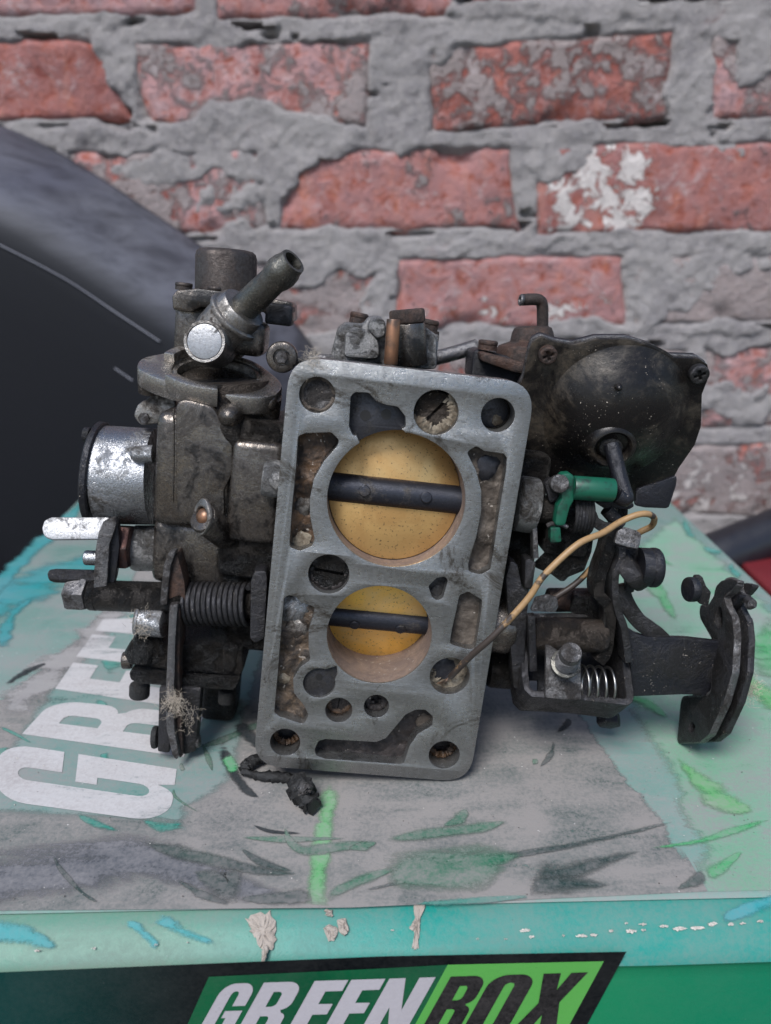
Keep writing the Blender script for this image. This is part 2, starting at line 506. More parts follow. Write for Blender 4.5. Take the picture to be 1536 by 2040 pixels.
sm = m.math('ADD', m.math('MULTIPLY', sm, .75), m.math('MULTIPLY', m.noise(9, 4, .6, .6, vec), .25))
thr = m.math('SUBTRACT', m.math('ADD', sm, m.math('MULTIPLY', sepc.outputs['Red'], .34)), .655)
smear = m.ramp(thr, -.02, .03)
grey = m.mix(g3, srgb(156, 148, 145), srgb(128, 121, 120))
col = m.mix(m.math('MULTIPLY', smear, .88), col, grey)
dark = m.ramp(m.noise(150, 8, .82, 0, vec), .56, .66, 0, .75)
col = m.mix(dark, col, srgb(84, 58, 54))
lime = m.ramp(m.noise(42, 10, .82, .8, vec), .52, .66, 0, .65)
col = m.mix(lime, col, srgb(186, 172, 172))
# one face carries a splash of white paint: where a stored corner weight says so
at = m.n('ShaderNodeAttribute'); at.attribute_name = 'paint'
pw = m.ramp(m.math('ADD', at.outputs['Fac'], m.math('MULTIPLY', m.math('SUBTRACT', m.noise(75, 7, .7, .8, vec), .5), 2.3)), .52, .60)
col = m.mix(pw, col, srgb(205, 196, 192))
m.set('Base Color', col); m.set('Roughness', .88); m.set('Specular IOR Level', .25)
m.bump(m.math('ADD', m.math('ADD', m.math('MULTIPLY', g2, 1.0), m.math('MULTIPLY', g3, .35)), m.math('ADD', m.math('MULTIPLY', smear, .5), m.math('MULTIPLY', pw, .5))), .9, .006)
M_['brick'] = m.m
m = NT('rough_lime_mortar')
g1 = m.noise(16, 6, .6); g2 = m.noise(110, 10, .8, .3); g3 = m.noise(600, 5, .8)
col = m.mix(m.ramp(g1, .38, .62), srgb(184, 178, 177), srgb(164, 158, 159))
col = m.mix(m.ramp(g2, .42, .68, 0, .8), col, srgb(196, 189, 186))
col = m.mix(m.ramp(g3, .54, .66, 0, .7), col, srgb(96, 91, 90))
col = m.mix(m.ramp(m.noise(280, 3, .7), .60, .68, 0, .6), col, srgb(205, 199, 196))
col = m.mix(m.ramp(m.noise(30, 6, .7, .5), .62, .74, 0, .5), col, srgb(134, 94, 88))
m.set('Base Color', col); m.set('Roughness', .93); m.set('Specular IOR Level', .2)
m.bump(m.math('ADD', g2, m.math('MULTIPLY', g3, .6)), 1.0, .006)
M_['mortar'] = m.m

def wall_xz(px, py):
    p = on_plane(px, py, (0, WALL_Y, 0), Vector((0, 1, 0)))
    return (p.x, p.z)
# corners in the photograph (clockwise from top left), mortar smear, pinkness, paint
BR = [
 ([(-300, -140), (398, -150), (400, 33), (-300, 38)], .18, .7, 0),
 ([(428, -150), (905, -150), (905, 36), (430, 44)], .35, .45, 0),
 ([(945, -170), (1530, -180), (1490, -22), (945, 12)], .3, .4, 0),
 ([(1560, -180), (1900, -190), (1900, -30), (1560, -20)], .3, .4, 0),
 ([(-420, 78), (205, 74), (264, 240), (-420, 252)], .10, .12, 0),
 ([(264, 84), (742, 76), (735, 256), (272, 250)], .42, .9, 0),
 ([(848, 92), (1345, 54), (1335, 236), (856, 268)], .44, .10, 0),
 ([(1418, 52), (1900, 40), (1900, 230), (1418, 240)], .40, .9, 0),
 ([(-200, 300), (110, 292), (110, 470), (-200, 480)], .4, .5, 0),
 ([(130, 300), (520, 296), (536, 468), (140, 476)], .46, .85, 0),
 ([(548, 294), (1020, 288), (1036, 462), (556, 462)], .28, .35, 0),
 ([(1066, 284), (1600, 280), (1600, 462), (1066, 472)], .24, .22, 1),
 ([(-220, 520), (260, 510), (260, 680), (-220, 690)], .4, .5, 0),
 ([(290, 512), (755, 510), (745, 690), (290, 690)], .52, .85, 0),
 ([(788, 512), (1246, 506), (1250, 652), (786, 660)], .26, .45, 2),
 ([(1262, 508), (1760, 500), (1760, 642), (1262, 650)], .72, .8, 0),
 ([(-100, 720), (440, 716), (440, 880), (-100, 890)], .5, .5, 0),
 ([(470, 712), (930, 706), (930, 870), (470, 880)], .66, .6, 0),
 ([(960, 700), (1370, 694), (1370, 860), (960, 866)], .6, .6, 0),
 ([(1398, 690), (1880, 682), (1880, 850), (1398, 858)], .52, .9, 0),
 ([(-60, 910), (200, 908), (200, 1060), (-60, 1070)], .4, .5, 0),
 ([(220, 905), (700, 898), (700, 1060), (220, 1070)], .5, .5, 0),
 ([(730, 895), (1170, 888), (1170, 1040), (730, 1050)], .5, .5, 0),
 ([(1200, 886), (1640, 880), (1640, 1030), (1200, 1036)], .60, .7, 3),
 ([(960, 1075), (1380, 1065), (1380, 1220), (960, 1230)], .5, .5, 0),
 ([(1410, 1064), (1860, 1056), (1860, 1205), (1410, 1214)], .66, .5, 0),
]
wall = bpy.data.objects.new('brick_wall', None); link(wall)
wall.location = (0, WALL_Y, 0)
tag(wall, 'old red brick wall with rough grey mortar smeared over the courses', 'wall')
RECT = []
for bi, (cs, sm_, pk, paint) in enumerate(BR):
    Q = [wall_xz(*c) for c in cs]
    RECT.append(Q)
    nx, nz = 54, 22
    V = []; W = []
    for j in range(nz + 1):
        for i in range(nx + 1):
            u, v = i / nx, j / nz
            # pack samples toward the arrises so the worn edge is resolved
            u = .5 - .5 * math.cos(math.pi * u) if True else u; v = .5 - .5 * math.cos(math.pi * v)
            x = (Q[0][0] * (1 - u) + Q[1][0] * u) * (1 - v) + (Q[3][0] * (1 - u) + Q[2][0] * u) * v
            z = (Q[0][1] * (1 - u) + Q[1][1] * u) * (1 - v) + (Q[3][1] * (1 - u) + Q[2][1] * u) * v
            V.append((x, z, u, v))
    A = np.array(V)
    x, z, u, v = A.T
    wd = abs(Q[1][0] - Q[0][0]); ht = abs(Q[0][1] - Q[3][1])
    ed = np.minimum(np.minimum(u, 1 - u) * wd, np.minimum(v, 1 - v) * ht)
    er = .007 + .007 * fbm(x * 40, z * 40, bi + 3)
    rnd = np.clip(1 - ed / np.maximum(er, .002), 0, 1)
    chip = np.clip(fbm(x * 28, z * 28, bi * 7 + 1, 5) - .28, 0, 1) * np.clip(1 - ed / .022, 0, 1)
    y = .0060 * rnd ** 2 + .0022 * fbm(x * 60, z * 60, bi, 5) + .0028 * fbm(x * 18, z * 18, bi + 9, 3) + .035 * chip
    bx = .0045 * fbm(x * 55, z * 55, bi + 31, 3) * np.clip(1 - ed / .006, 0, 1); bz = .0045 * fbm(x * 55, z * 55, bi + 47, 3) * np.clip(1 - ed / .006, 0, 1)
    y = y + .0025 * ((bi * 37) % 11 / 10 - .5)
    vs = [(float(x[k] + bx[k]), float(y[k]), float(z[k] + bz[k])) for k in range(len(x))]
    n1 = nx + 1
    fs = [[j * n1 + i, j * n1 + i + 1, (j + 1) * n1 + i + 1, (j + 1) * n1 + i] for j in range(nz) for i in range(nx)]
    rim = [i for i in range(n1)] + [j * n1 + nx for j in range(1, nz + 1)] + [nz * n1 + i for i in range(nx - 1, -1, -1)] + [j * n1 for j in range(nz - 1, 0, -1)]
    s0 = len(vs)
    for k in rim: vs.append((vs[k][0], .06, vs[k][2]))
    R = len(rim)
    fs += [[rim[k], rim[(k + 1) % R], s0 + (k + 1) % R, s0 + k] for k in range(R)]
    fs.append([s0 + k for k in range(R)])
    o = mk('brick', vs, fs, M_['brick'], wall, 50, mm=False)
    o.color = (sm_, pk, (bi * .377) % 1.0, 1)
    if paint:
        w = np.zeros(len(vs))
        blobs = {1: [(1185, 335, 62), (1215, 395, 50), (1120, 380, 38), (1130, 432, 50), (1255, 330, 45), (1275, 405, 48), (1240, 440, 42)],
                 2: [(965, 595, 16), (860, 650, 60), (1000, 660, 80), (1110, 620, 70), (1200, 600, 40)],
                 3: [(1400, 960, 70), (1450, 985, 60), (1390, 1010, 50), (1480, 930, 45), (1350, 1000, 60)]}[paint]
        for (bxp, byp, br) in blobs:
            cx, cz = wall_xz(bxp, byp); rr = br / 2080.0
            for k, q in enumerate(vs):
                dd = math.hypot(q[0] - cx, q[2] - cz) / rr
                w[k] = max(w[k], max(0, 1 - dd * .7) * (.9 if paint == 1 else .62))
        a = o.data.attributes.new('paint', 'FLOAT', 'POINT')
        a.data.foreach_set('value', w)

# mortar: one continuous rough bed that fills the joints and runs over brick edges
gx = np.arange(-.47, .475, .0017); gz = np.arange(.10, .79, .0017)
X, Z = np.meshgrid(gx, gz)
inside = np.full(X.shape, -1.0)
Xn = X + .003 * fbm(X * 45, Z * 45, 91, 4); Zn = Z + .003 * fbm(X * 45, Z * 45, 77, 4)
for Q in RECT:
    dmin = np.full(X.shape, 1.0)
    for k in range(4):
        a = Q[k]; b = Q[(k + 1) % 4]
        ex, ez = b[0] - a[0], b[1] - a[1]; ln = math.hypot(ex, ez)
        # clockwise outline, inside is to the right of each edge
        dmin = np.minimum(dmin, ((Zn - a[1]) * ex - (Xn - a[0]) * ez) / ln * -1)
    inside = np.maximum(inside, dmin)
flow = np.zeros(X.shape)
XW = X + .022 * fbm(X * 22, Z * 22, 201, 5); ZW = Z + .016 * fbm(X * 22, Z * 22, 231, 5)
for (px_, py_, rx, rz, hh) in [(500, 232, 110, 30, .010), (460, 268, 120, 36, .012), (600, 265, 90, 30, .010), (230, 270, 90, 25, .008),
        (470, 345, 60, 30, .008), (440, 400, 80, 40, .007), (590, 320, 36, 26, .009), (640, 300, 40, 16, .008), (1080, 320, 30, 40, .009), (1120, 300, 46, 26, .010),
        (650, 490, 120, 26, .010), (680, 520, 110, 40, .010), (610, 540, 100, 40, .009), (760, 600, 34, 50, .008), (900, 500, 100, 12, .009),
        (1330, 560, 85, 60, .011), (1420, 540, 90, 40, .010), (1290, 610, 40, 40, .010), (1200, 485, 120, 16, .010), (1110, 500, 60, 14, .008), (1480, 480, 70, 20, .008),
        (1500, 110, 40, 50, .012), (1450, 60, 60, 20, .010), (800, 230, 60, 60, .008), (880, 110, 40, 30, .007), (420, 80, 60, 25, .008), (160, 60, 90, 16, .010),
        (230, 120, 26, 40, .008), (1380, 200, 45, 60, .009), (700, 690, 200, 20, .009), (900, 680, 120, 16, .008), (1240, 410, 22, 34, .004), (1180, 660, 120, 16, .008),
        (1440, 790, 70, 34, .009), (1500, 800, 60, 40, .008), (1420, 660, 120, 14, .010), (1380, 1060, 90, 40, .009), (700, 60, 140, 18, .008), (1180, 35, 160, 16, .009), (1000, 20, 90, 14, .009), (560, 330, 40, 60, .010), (330, 330, 110, 26, .010), (520, 480, 90, 30, .010), (1090, 260, 100, 16, .009), (1400, 300, 80, 10, .008), (1460, 700, 40, 20, .008), (1380, 760, 36, 60, .009)]:
    cx, cz = wall_xz(px_, py_)
    k = 1 / 2080.0
    q = ((XW - cx) / (rx * k)) ** 2 + ((ZW - cz) / (rz * k)) ** 2
    flow = np.maximum(flow, hh * 1.2 * np.clip(1.5 - q, 0, 1))
joint = np.clip(inside / .009, -1, 1)                       # -1 in the joint, +1 well inside a brick
n_big = fbm(X * 26, Z * 26, 5, 5); n_mid = fbm(X * 75, Z * 75, 15, 5)
prot = -.0002 + .0026 * n_big + .0017 * n_mid                 # protrusion toward the viewer
gap = np.clip(fbm(X * 17, Z * 34, 55, 4) - .36, 0, 1) * .10   # places where the mortar has fallen out
prot = prot - gap
prot = prot - np.clip(joint, 0, 1) * .011 - np.clip((inside - .006) / .03, 0, 1) * .006
msk = np.clip(flow / .010 + .35 * n_mid, 0, 1); msk = msk * msk * (3 - 2 * msk)
level = .0012 + .0034 * n_big + .0024 * n_mid
prot = prot * (1 - msk) + level * msk
for bi, Q in enumerate(RECT):                                  # open cracks where the bed has shrunk away under a brick
    xa, xb = Q[3][0], Q[2][0]; t = np.clip((X - xa) / (xb - xa), 0, 1)
    zb0 = Q[3][1] * (1 - t) + Q[2][1] * t + .002 * fbm(X * 60, Z * 0 + bi, bi, 3)
    on = (X > xa) & (X < xb)
    crack = np.clip(fbm(X * 13, Z * 3 + bi, 300 + bi, 3) * 2.2 - .15, 0, 1) * np.clip(1 - np.abs(Z - zb0 + .0028) / .0034, 0, 1) * on * (flow < .004)
    prot = prot - .03 * crack
prot = prot + .0009 * fbm(X * 210, Z * 210, 400, 3)
Y = -prot
nzr, nxr = X.shape
vs = np.stack([X, Y, Z], -1).reshape(-1, 3)
idx = np.arange(nzr * nxr).reshape(nzr, nxr)
fs = np.stack([idx[:-1, :-1], idx[:-1, 1:], idx[1:, 1:], idx[1:, :-1]], -1).reshape(-1, 4)
o = mk('mortar', [tuple(map(float, p)) for p in vs], [list(map(int, f)) for f in fs], M_['mortar'], wall, 60, mm=False)

# ------------------------------------------------------------------ ground
m = NT('dark_earth')
g = m.noise(30, 8, .7); m.set('Base Color', m.mix(g, (.05, .045, .04), (.11, .10, .09))); m.set('Roughness', .95); m.bump(g, .6, .01)
gv = [(-6, -6, 0), (6, -6, 0), (6, 6, 0), (-6, 6, 0)]
o = mk('ground', gv, [[0, 1, 2, 3]], m.m, None, 0, mm=False); o['kind'] = 'structure'

# ------------------------------------------------------------------ black curved shell at the left, red slab and pipe at the right
m = NT('dusty_black_plastic')
g1 = m.noise(9, 6, .6, .5); g2 = m.noise(120, 6, .7); st = m.noise(1, 6, .65, .4, m.map((8, 30, 55), (0, .62, 0)))
nrm = m.n('ShaderNodeNewGeometry'); up = m.sep(nrm.outputs['Normal'])[2]
dust = m.math('MULTIPLY', m.ramp(up, .10, .62), m.ramp(st, .30, .62, .45, 1.0))
col = m.mix(dust, m.mix(m.ramp(g2, .55, .75, 0, .5), srgb(10, 11, 18), srgb(19, 19, 28)), m.mix(g1, srgb(102, 102, 107), srgb(58, 60, 74)))
m.set('Base Color', col); m.set('Roughness', m.ramp(dust, 0, 1, .55, .62)); m.set('Specular IOR Level', .3); m.bump(g2, .12, .001)
M_['shell'] = m.m
edge = spline([Vector((x, y, 0)) for x, y in [(-420, 130), (-200, 185), (0, 253), (100, 298), (200, 357), (300, 424), (411, 500), (500, 570), (581, 640), (650, 740), (700, 860), (730, 1000)]], 6)
rows = [(0, .742), (6, .731), (24, .712), (55, .690), (90, .668), (120, .652), (150, .643), (185, .638), (230, .636), (330, .635), (480, .633), (700, .630), (1000, .628)]
V = []; Fc = []
for i, e in enumerate(edge):
    tn = (edge[min(i + 1, len(edge) - 1)] - edge[max(i - 1, 0)]).normalized()
    nn = Vector((-tn.y, tn.x, 0))
    mixv = (nn * .6 + Vector((-.42, .9, 0)) * .4).normalized()
    for (off, yy) in rows:
        q = e + mixv * off
        V.append(on_plane(q.x, q.y, (0, yy, 0), Vector((0, 1, 0))))
nr = len(rows)
for i in range(len(edge) - 1):
    for j in range(nr - 1):
        Fc.append([i * nr + j, (i + 1) * nr + j, (i + 1) * nr + j + 1, i * nr + j + 1])
shell = bpy.data.objects.new('curved_shell', None); link(shell); shell.location = (0, 0, 0)
tag(shell, 'large black curved plastic shell with dusty grey rim leaning at the brick wall', 'panel')
so = mk('panel', V, Fc, M_['shell'], shell, 60, mm=False)
md = so.modifiers.new('thickness', 'SOLIDIFY'); md.thickness = .003; md.offset = 0
m = NT('pale_scratch'); m.set('Base Color', (.20, .20, .23)); m.set('Roughness', .7); M_['seam'] = m.m
for k, line in enumerate([[(-120, 430), (0, 488), (130, 556), (230, 622), (318, 680)], [(228, 733), (264, 758)]]):
    pts = [on_plane(x, y, (0, .6335, 0), Vector((0, 1, 0))) for x, y in line]
    V, Fc = tube_mesh(spline(pts, 6), .0005 if k == 0 else .0005, 6)
    mk('moulding_line' if k == 0 else 'scratch', V, Fc, M_['seam'], shell, 60, mm=False)

m = NT('black_glossy_pipe'); g = m.noise(60, 5); m.set('Base Color', (.012, .012, .016)); m.set('Roughness', m.ramp(g, .3, .7, .28, .42)); M_['pipe'] = m.m
pa = on_plane(1320, 1150, (0, .60, 0), Vector((0, 1, 0))); pb = on_plane(1800, 958, (0, .66, 0), Vector((0, 1, 0)))
pipe = lathe('black_pipe', pa * 1000, pb * 1000, [(0, 0), (0, 18), (0.5, 21), (260, 21), (260, 0)], M_['pipe'], None, 40)
tag(pipe, 'thick glossy black pipe slanting up beside the box at the right edge', 'pipe')
m = NT('faded_red_paint'); g = m.noise(40, 5)
m.set('Base Color', m.mix(g, srgb(104, 30, 36), srgb(84, 25, 30))); m.set('Roughness', .45); M_['redpaint'] = m.m
c = on_plane(1560, 1176, (0, .55, 0), Vector((0, 1, 0)))
red = rbox('red_slab', (c.x * 1000 + 62, 590, c.z * 1000 - 4), (150, 110, 14), M_['redpaint'], None, 3, seg=3)
tag(red, 'red painted slab lying low behind the box at the right edge', 'slab')
dk = rbox('black_crate', (c.x * 1000 + 75, 585, c.z * 500 - 8), (170, 130, c.z * 1000 - 8), M_['pipe'], None, 4, seg=2)
tag(dk, 'black block standing under the red slab at the right edge', 'crate')

# ------------------------------------------------------------------ the cardboard box
PSI = math.radians(1.5)
BX0, BX1, BY0, BY1 = -.228, .2385, .1895, .6016
BMAT = Matrix.Rotation(PSI, 4, 'Z')
box = bpy.data.objects.new('cardboard_box', None); link(box)
box.matrix_world = BMAT
tag(box, 'dusty green and turquoise cardboard box with GREEN BOX lettering under the carburettor', 'box')
BI = BMAT.inverted()
ZT = Vector((0, 0, 1))
SA, SB = .0125, .0065             # the sloping fold between lid and front
def top_px(px, py, dz=0.0):
    return BI @ on_plane(px, py, (0, 0, HB + dz), ZT)
DROP = .0014
STRIP_O = BMAT @ Vector((0, BY0, HB - DROP)); STRIP_N = (BMAT.to_3x3() @ Vector((0, -SB, SA))).normalized()
def strip_px(px, py, dz=0.0):
    return BI @ on_plane(px, py, STRIP_O + STRIP_N * dz, STRIP_N)
FRONT_Y = BY0 - SA - .0022
FRONT_O = BMAT @ Vector((0, FRONT_Y, HB)); FRONT_N = BMAT.to_3x3() @ Vector((0, -1, 0))
def front_px(px, py, dz=0.0):
    return BI @ on_plane(px, py, FRONT_O + FRONT_N * dz, FRONT_N)

def dusty(name, c, dust=.6, c2=None, gloss=.42, dustc=(.27, .24, .235), grad=None, soft=True):
    """printed glossy card, with settled dust over it"""
    m = NT(name)
    base = c
    if grad:                                   # a printed colour fade along x
        xs = m.sep()[grad[0]]
        base = m.mix(m.ramp(xs, grad[1], grad[2]), c, c2)
    elif c2:
        base = m.mix(m.ramp(m.noise(9, 5, .6, 1.0, m.map((1, .6, 1))), .40, .62), c, c2)
    fi = m.noise(650, 5, .75); mid = m.noise(38, 6, .65, .4); wipe = m.noise(1, 6, .6, .8, m.map((14, 70, 20), (0, 0, .25)))
    amt = m.math('ADD', m.ramp(mid, .3, .7, -.22, .22), m.math('ADD', m.ramp(wipe, .38, .66, -.16, .14), m.ramp(fi, .3, .7, -.22, .22)))
    k = m.math('ADD', m.math('MULTIPLY', amt, min(1.0, dust * 2.2)), dust)
    k = m.math('MINIMUM', m.math('MAXIMUM', k, 0.0), .96)
    grit = m.ramp(m.voro(420), .16, .10, 0, 1)
    grit = m.math('MULTIPLY', grit, m.ramp(m.noise(140, 3), .60, .66))
    dc = m.mix(fi, dustc, tuple(x * .78 for x in dustc))
    col = m.mix(k, base, dc)
    pale = m.math('MULTIPLY', m.ramp(m.voro(300), .09, .06, 0, 1), m.ramp(m.noise(90, 3), .58, .63))
    col = m.mix(m.math('MULTIPLY', grit, min(1, dust * 1.3)), col, (.07, .06, .055))
    col = m.mix(m.math('MULTIPLY', pale, min(1, dust * 1.3)), col, (.55, .53, .51))
    m.set('Base Color', col)
    if soft:                                   # dry-brush edge: ink thins out toward the border of the printed mark
        at = m.n('ShaderNodeAttribute'); at.attribute_name = 'ink'
        br = m.math('ADD', m.math('MULTIPLY', m.math('SUBTRACT', mid, .5), .9), m.math('ADD', m.math('MULTIPLY', m.math('SUBTRACT', fi, .5), .9), m.math('MULTIPLY', m.math('SUBTRACT', wipe, .5), 2.2)))
        m.set('Alpha', m.ramp(m.math('ADD', at.outputs['Fac'], br), .14, .80, 0, .95))
    m.set('Roughness', m.ramp(k, 0, .8, gloss, .9)); m.set('Specular IOR Level', .07 if dust < .15 else .22)
    m.bump(m.math('ADD', m.math('ADD', fi, m.math('MULTIPLY', mid, .5)), m.math('ADD', grit, pale)), .18 + .12 * dust, .0006)
    return m.m
B_ = {}
B_['lid'] = dusty('lid_sage_print', srgb(86, 129, 119), .60, srgb(98, 138, 128), .4, (0.250, 0.254, 0.246), soft=False)
B_['lid_panel'] = dusty('lid_letter_panel_print', srgb(86, 129, 121), .60, srgb(92, 130, 124), .4, (0.250, 0.254, 0.246))
B_['lid_right'] = dusty('lid_pale_green_print', srgb(107, 156, 130), .62, srgb(85, 153, 115), .4, (0.257, 0.265, 0.254))
B_['lid_dark'] = dusty('lid_dark_print', srgb(40, 66, 66), .84, srgb(36, 52, 60), .42, (.265, .245, .232))
B_['lid_dark2'] = dusty('lid_charcoal_print', srgb(44, 52, 62), .60, srgb(38, 50, 58), .42, (.22, .212, .218))
B_['white'] = dusty('white_print', srgb(182, 180, 180), .42, None, .45, (.36, .335, .33))
B_['fwhite'] = dusty('front_white_print', srgb(170, 165, 170), .13, None, .4, soft=False)
B_['dgreen'] = dusty('stroke_dark_green', srgb(15, 49, 47), .34, srgb(20, 66, 54))
B_['mgreen'] = dusty('stroke_mid_green', srgb(23, 97, 70), .42, srgb(19, 79, 63))
B_['teal'] = dusty('stroke_teal', srgb(36, 122, 108), .30, srgb(43, 135, 124))
B_['cyan'] = dusty('stroke_cyan', srgb(30, 128, 128), .22, srgb(40, 134, 142), .4, (.2, .23, .23))
B_['bgreen'] = dusty('stroke_bright_green', srgb(41, 145, 79), .44, srgb(52, 151, 89), .4, (0.256, 0.288, 0.268))
B_['lgreen'] = dusty('stripe_light_green', srgb(79, 152, 90), .42, None, .4, (0.281, 0.306, 0.264))
B_['ink'] = dusty('stroke_ink', srgb(22, 34, 38), .12)
B_['mauve'] = dusty('lid_mauve_print', srgb(132, 128, 128), .6, None, .45, (.31, .30, .29))
B_['strip'] = dusty('fold_cyan_print', srgb(84, 124, 108), .22, srgb(14, 122, 112), .36, (.22, .215, .20), (0, -.075, .0), soft=False)
B_['front'] = dusty('front_green_print', srgb(32, 129, 70), .03, srgb(15, 104, 75), .34, (.2, .2, .19), (0, -.06, .14), soft=False)
B_['side'] = dusty('side_print', srgb(60, 160, 130), .3, srgb(40, 130, 110), soft=False)
B_['black'] = dusty('front_black_print', srgb(8, 54, 51), .04, srgb(11, 14, 17), .34, (.2, .2, .19), (0, -.13, -.045), soft=False)
B_['pgreen'] = dusty('panel_dark_green', srgb(10, 71, 45), .04, srgb(13, 85, 52), .34, soft=False)
B_['plime'] = dusty('panel_lime_green', srgb(82, 153, 70), .04, None, .34, soft=False)
B_['fink'] = dusty('front_black_letter', srgb(8, 9, 11), .10, None, .36, soft=False)
m = NT('torn_grey_card'); g = m.noise(300, 6, .7)
m.set('Base Color', m.mix(g, srgb(172, 163, 154), srgb(126, 114, 104))); m.set('Roughness', .95); m.bump(g, .7, .001); B_['card'] = m.m
m = NT('white_torn_paper'); g = m.noise(500, 5, .7)
m.set('Base Color', m.mix(g, srgb(206, 202, 196), srgb(160, 150, 140))); m.set('Roughness', .95); m.bump(g, .6, .001); B_['paper'] = m.m

# carton: cross-section (y, z) from the back over the lid to the front, run across the width with a slightly buckled front fold
def profile(x):
    w = .0009 * math.sin(x * 21 + .6) + .0006 * math.sin(x * 57)
    return [(BY1, .0), (BY1, HB - .002), (BY1 - .002, HB), (BY0 + .002, HB), (BY0 + .0004, HB - .0003), (BY0 - .0002, HB - .0009), (BY0 + .0006, HB - .0016)], \
           [(BY0 + .003, HB - DROP - .0002), (BY0 - .0008, HB - DROP - .0004), (BY0 - SA * .45, HB - DROP - SB * .45 + w * .3), (BY0 - SA * .8, HB - DROP - SB * .85 + w * .5), (BY0 - SA - .0012, HB - DROP - SB - .0016 + w), (FRONT_Y - .0002, HB - DROP - SB - .0045 + w)], \
           [(FRONT_Y, HB - DROP - SB - .0045 + w), (FRONT_Y + .0012, HB - DROP - SB - .0075 + w * .4), (FRONT_Y, HB - DROP - SB - .0105), (FRONT_Y, .0)]
NX = 90
for nm, k, mt in (('lid', 0, 'lid'), ('front_fold', 1, 'strip'), ('front_panel', 2, 'front')):
    V = []; Fc = []; n = len(profile(0)[k])
    for i in range(NX + 1):
        x = BX0 + (BX1 - BX0) * i / NX
        for (y, z) in profile(x)[k]: V.append((x, y, z))
    for i in range(NX):
        for j in range(n - 1): Fc.append([i * n + j, (i + 1) * n + j, (i + 1) * n + j + 1, i * n + j + 1])
    o = mk(nm, V, Fc, B_[mt], box, 50, mm=False)
for xx in (BX0, BX1):
    pr = profile(xx); pts = pr[0] + pr[1] + pr[2]
    mk('side_panel', [(xx, y, z) for y, z in pts], [list(range(len(pts)))], B_['side'], box, 0, mm=False)

def flat(name, pts, mat, dz, where=top_px, sm=0, feather=.004):
    """a printed area: outline in photograph pixels laid on a face of the box"""
    if sm: pts = smooth_loop(pts, sm)
    P = [where(x, y, dz) for x, y in pts]
    bm = bmesh.new()
    f = bm.faces.new([bm.verts.new(p) for p in P])
    lay = bm.verts.layers.float.new('ink')
    if feather:
        bm.normal_update(); bmesh.ops.inset_region(bm, faces=[f], thickness=feather, use_even_offset=True, use_boundary=True)
    for v_ in bm.verts: v_[lay] = 0.0 if (feather and v_.is_boundary and v_.co.y > BY0 + .004) else 1.0
    bmesh.ops.triangulate(bm, faces=list(bm.faces))
    bm.normal_update()
    for q in bm.faces:
        if q.normal.z < -.01 or (abs(q.normal.z) < .02 and q.normal.y > 0): q.normal_flip()
    me = bpy.data.meshes.new(name); bm.to_mesh(me); bm.free(); me.materials.append(mat)
    return link(bpy.data.objects.new(name, me), box)

def stroke(pts, widths, mat, dz, where=top_px, name='printed_stroke'):
    P = spline([Vector((x, y, 0)) for x, y in pts], 6); n = len(P); l = []; r = []
    for i, p in enumerate(P):
        t = (P[min(i + 1, n - 1)] - P[max(i - 1, 0)]).normalized(); q = Vector((-t.y, t.x, 0))
        f = i / (n - 1) * (len(widths) - 1); a = int(min(f, len(widths) - 2)); w = widths[a] * (1 - (f - a)) + widths[a + 1] * (f - a)
        w = max(w, 3.0) / 2 * 1.55
        l.append(p + q * w); r.append(p - q * w)
    V = []; ink = []
    for i in range(n):
        e = i / (n - 1); endf = min(1, min(e, 1 - e) * 6 + .12)
        for t, a_ in ((0, 0), (.25, .55), (.5, .95), (.75, .55), (1, 0)):
            q = l[i] * (1 - t) + r[i] * t; V.append(where(q.x, q.y, dz)); ink.append(a_ * endf)
    Fc = [[i * 5 + j, i * 5 + j + 1, i * 5 + j + 6, i * 5 + j + 5] for i in range(n - 1) for j in range(4)]
    o = mk(name, V, Fc, mat, box, 0, mm=False)
    o.data.attributes.new('ink', 'FLOAT', 'POINT').data.foreach_set('value', ink)
    return o

# large printed fields of the lid
Z0 = .00012
flat('printed_field', [(-560, 1790), (-300, 1560), (0, 1392), (150, 1270), (236, 1180), (300, 1100), (420, 1000), (700, 1000), (900, 1120), (1090, 1320), (1200, 1480), (1330, 1640), (1410, 1776), (700, 1808), (0, 1814)], B_['lid_dark'], Z0)
flat('printed_field', [(1060, 1250), (1180, 1150), (1345, 1018), (1530, 1196), (2100, 1760), (1412, 1776), (1372, 1700), (1322, 1560), (1240, 1400), (1130, 1330)], B_['lid_right'], Z0 * 1.3, feather=.010)
flat('printed_field', [(-330, 1705), (-60, 1555), (0, 1512), (80, 1380), (175, 1270), (262, 1180), (420, 1150), (540, 1300), (470, 1560), (395, 1610), (380, 1666), (200, 1640), (0, 1630)], B_['lid_panel'], Z0 * 2, sm=0, feather=.008)
k = 3.0
def S(pts, w, mat, where=top_px):
    global k
    k += .06
    stroke(pts, w, B_[mat], Z0 * k, where)
S([(-260, 1790), (60, 1745), (260, 1715), (420, 1750), (600, 1796)], [90, 110, 90, 60, 16], 'lid_dark2')
S([(0, 1425), (80, 1360), (170, 1280), (262, 1195)], [40, 56, 46, 26], 'mauve')
S([(660, 1556), (640, 1690), (627, 1802)], [28, 33, 36], 'lgreen')
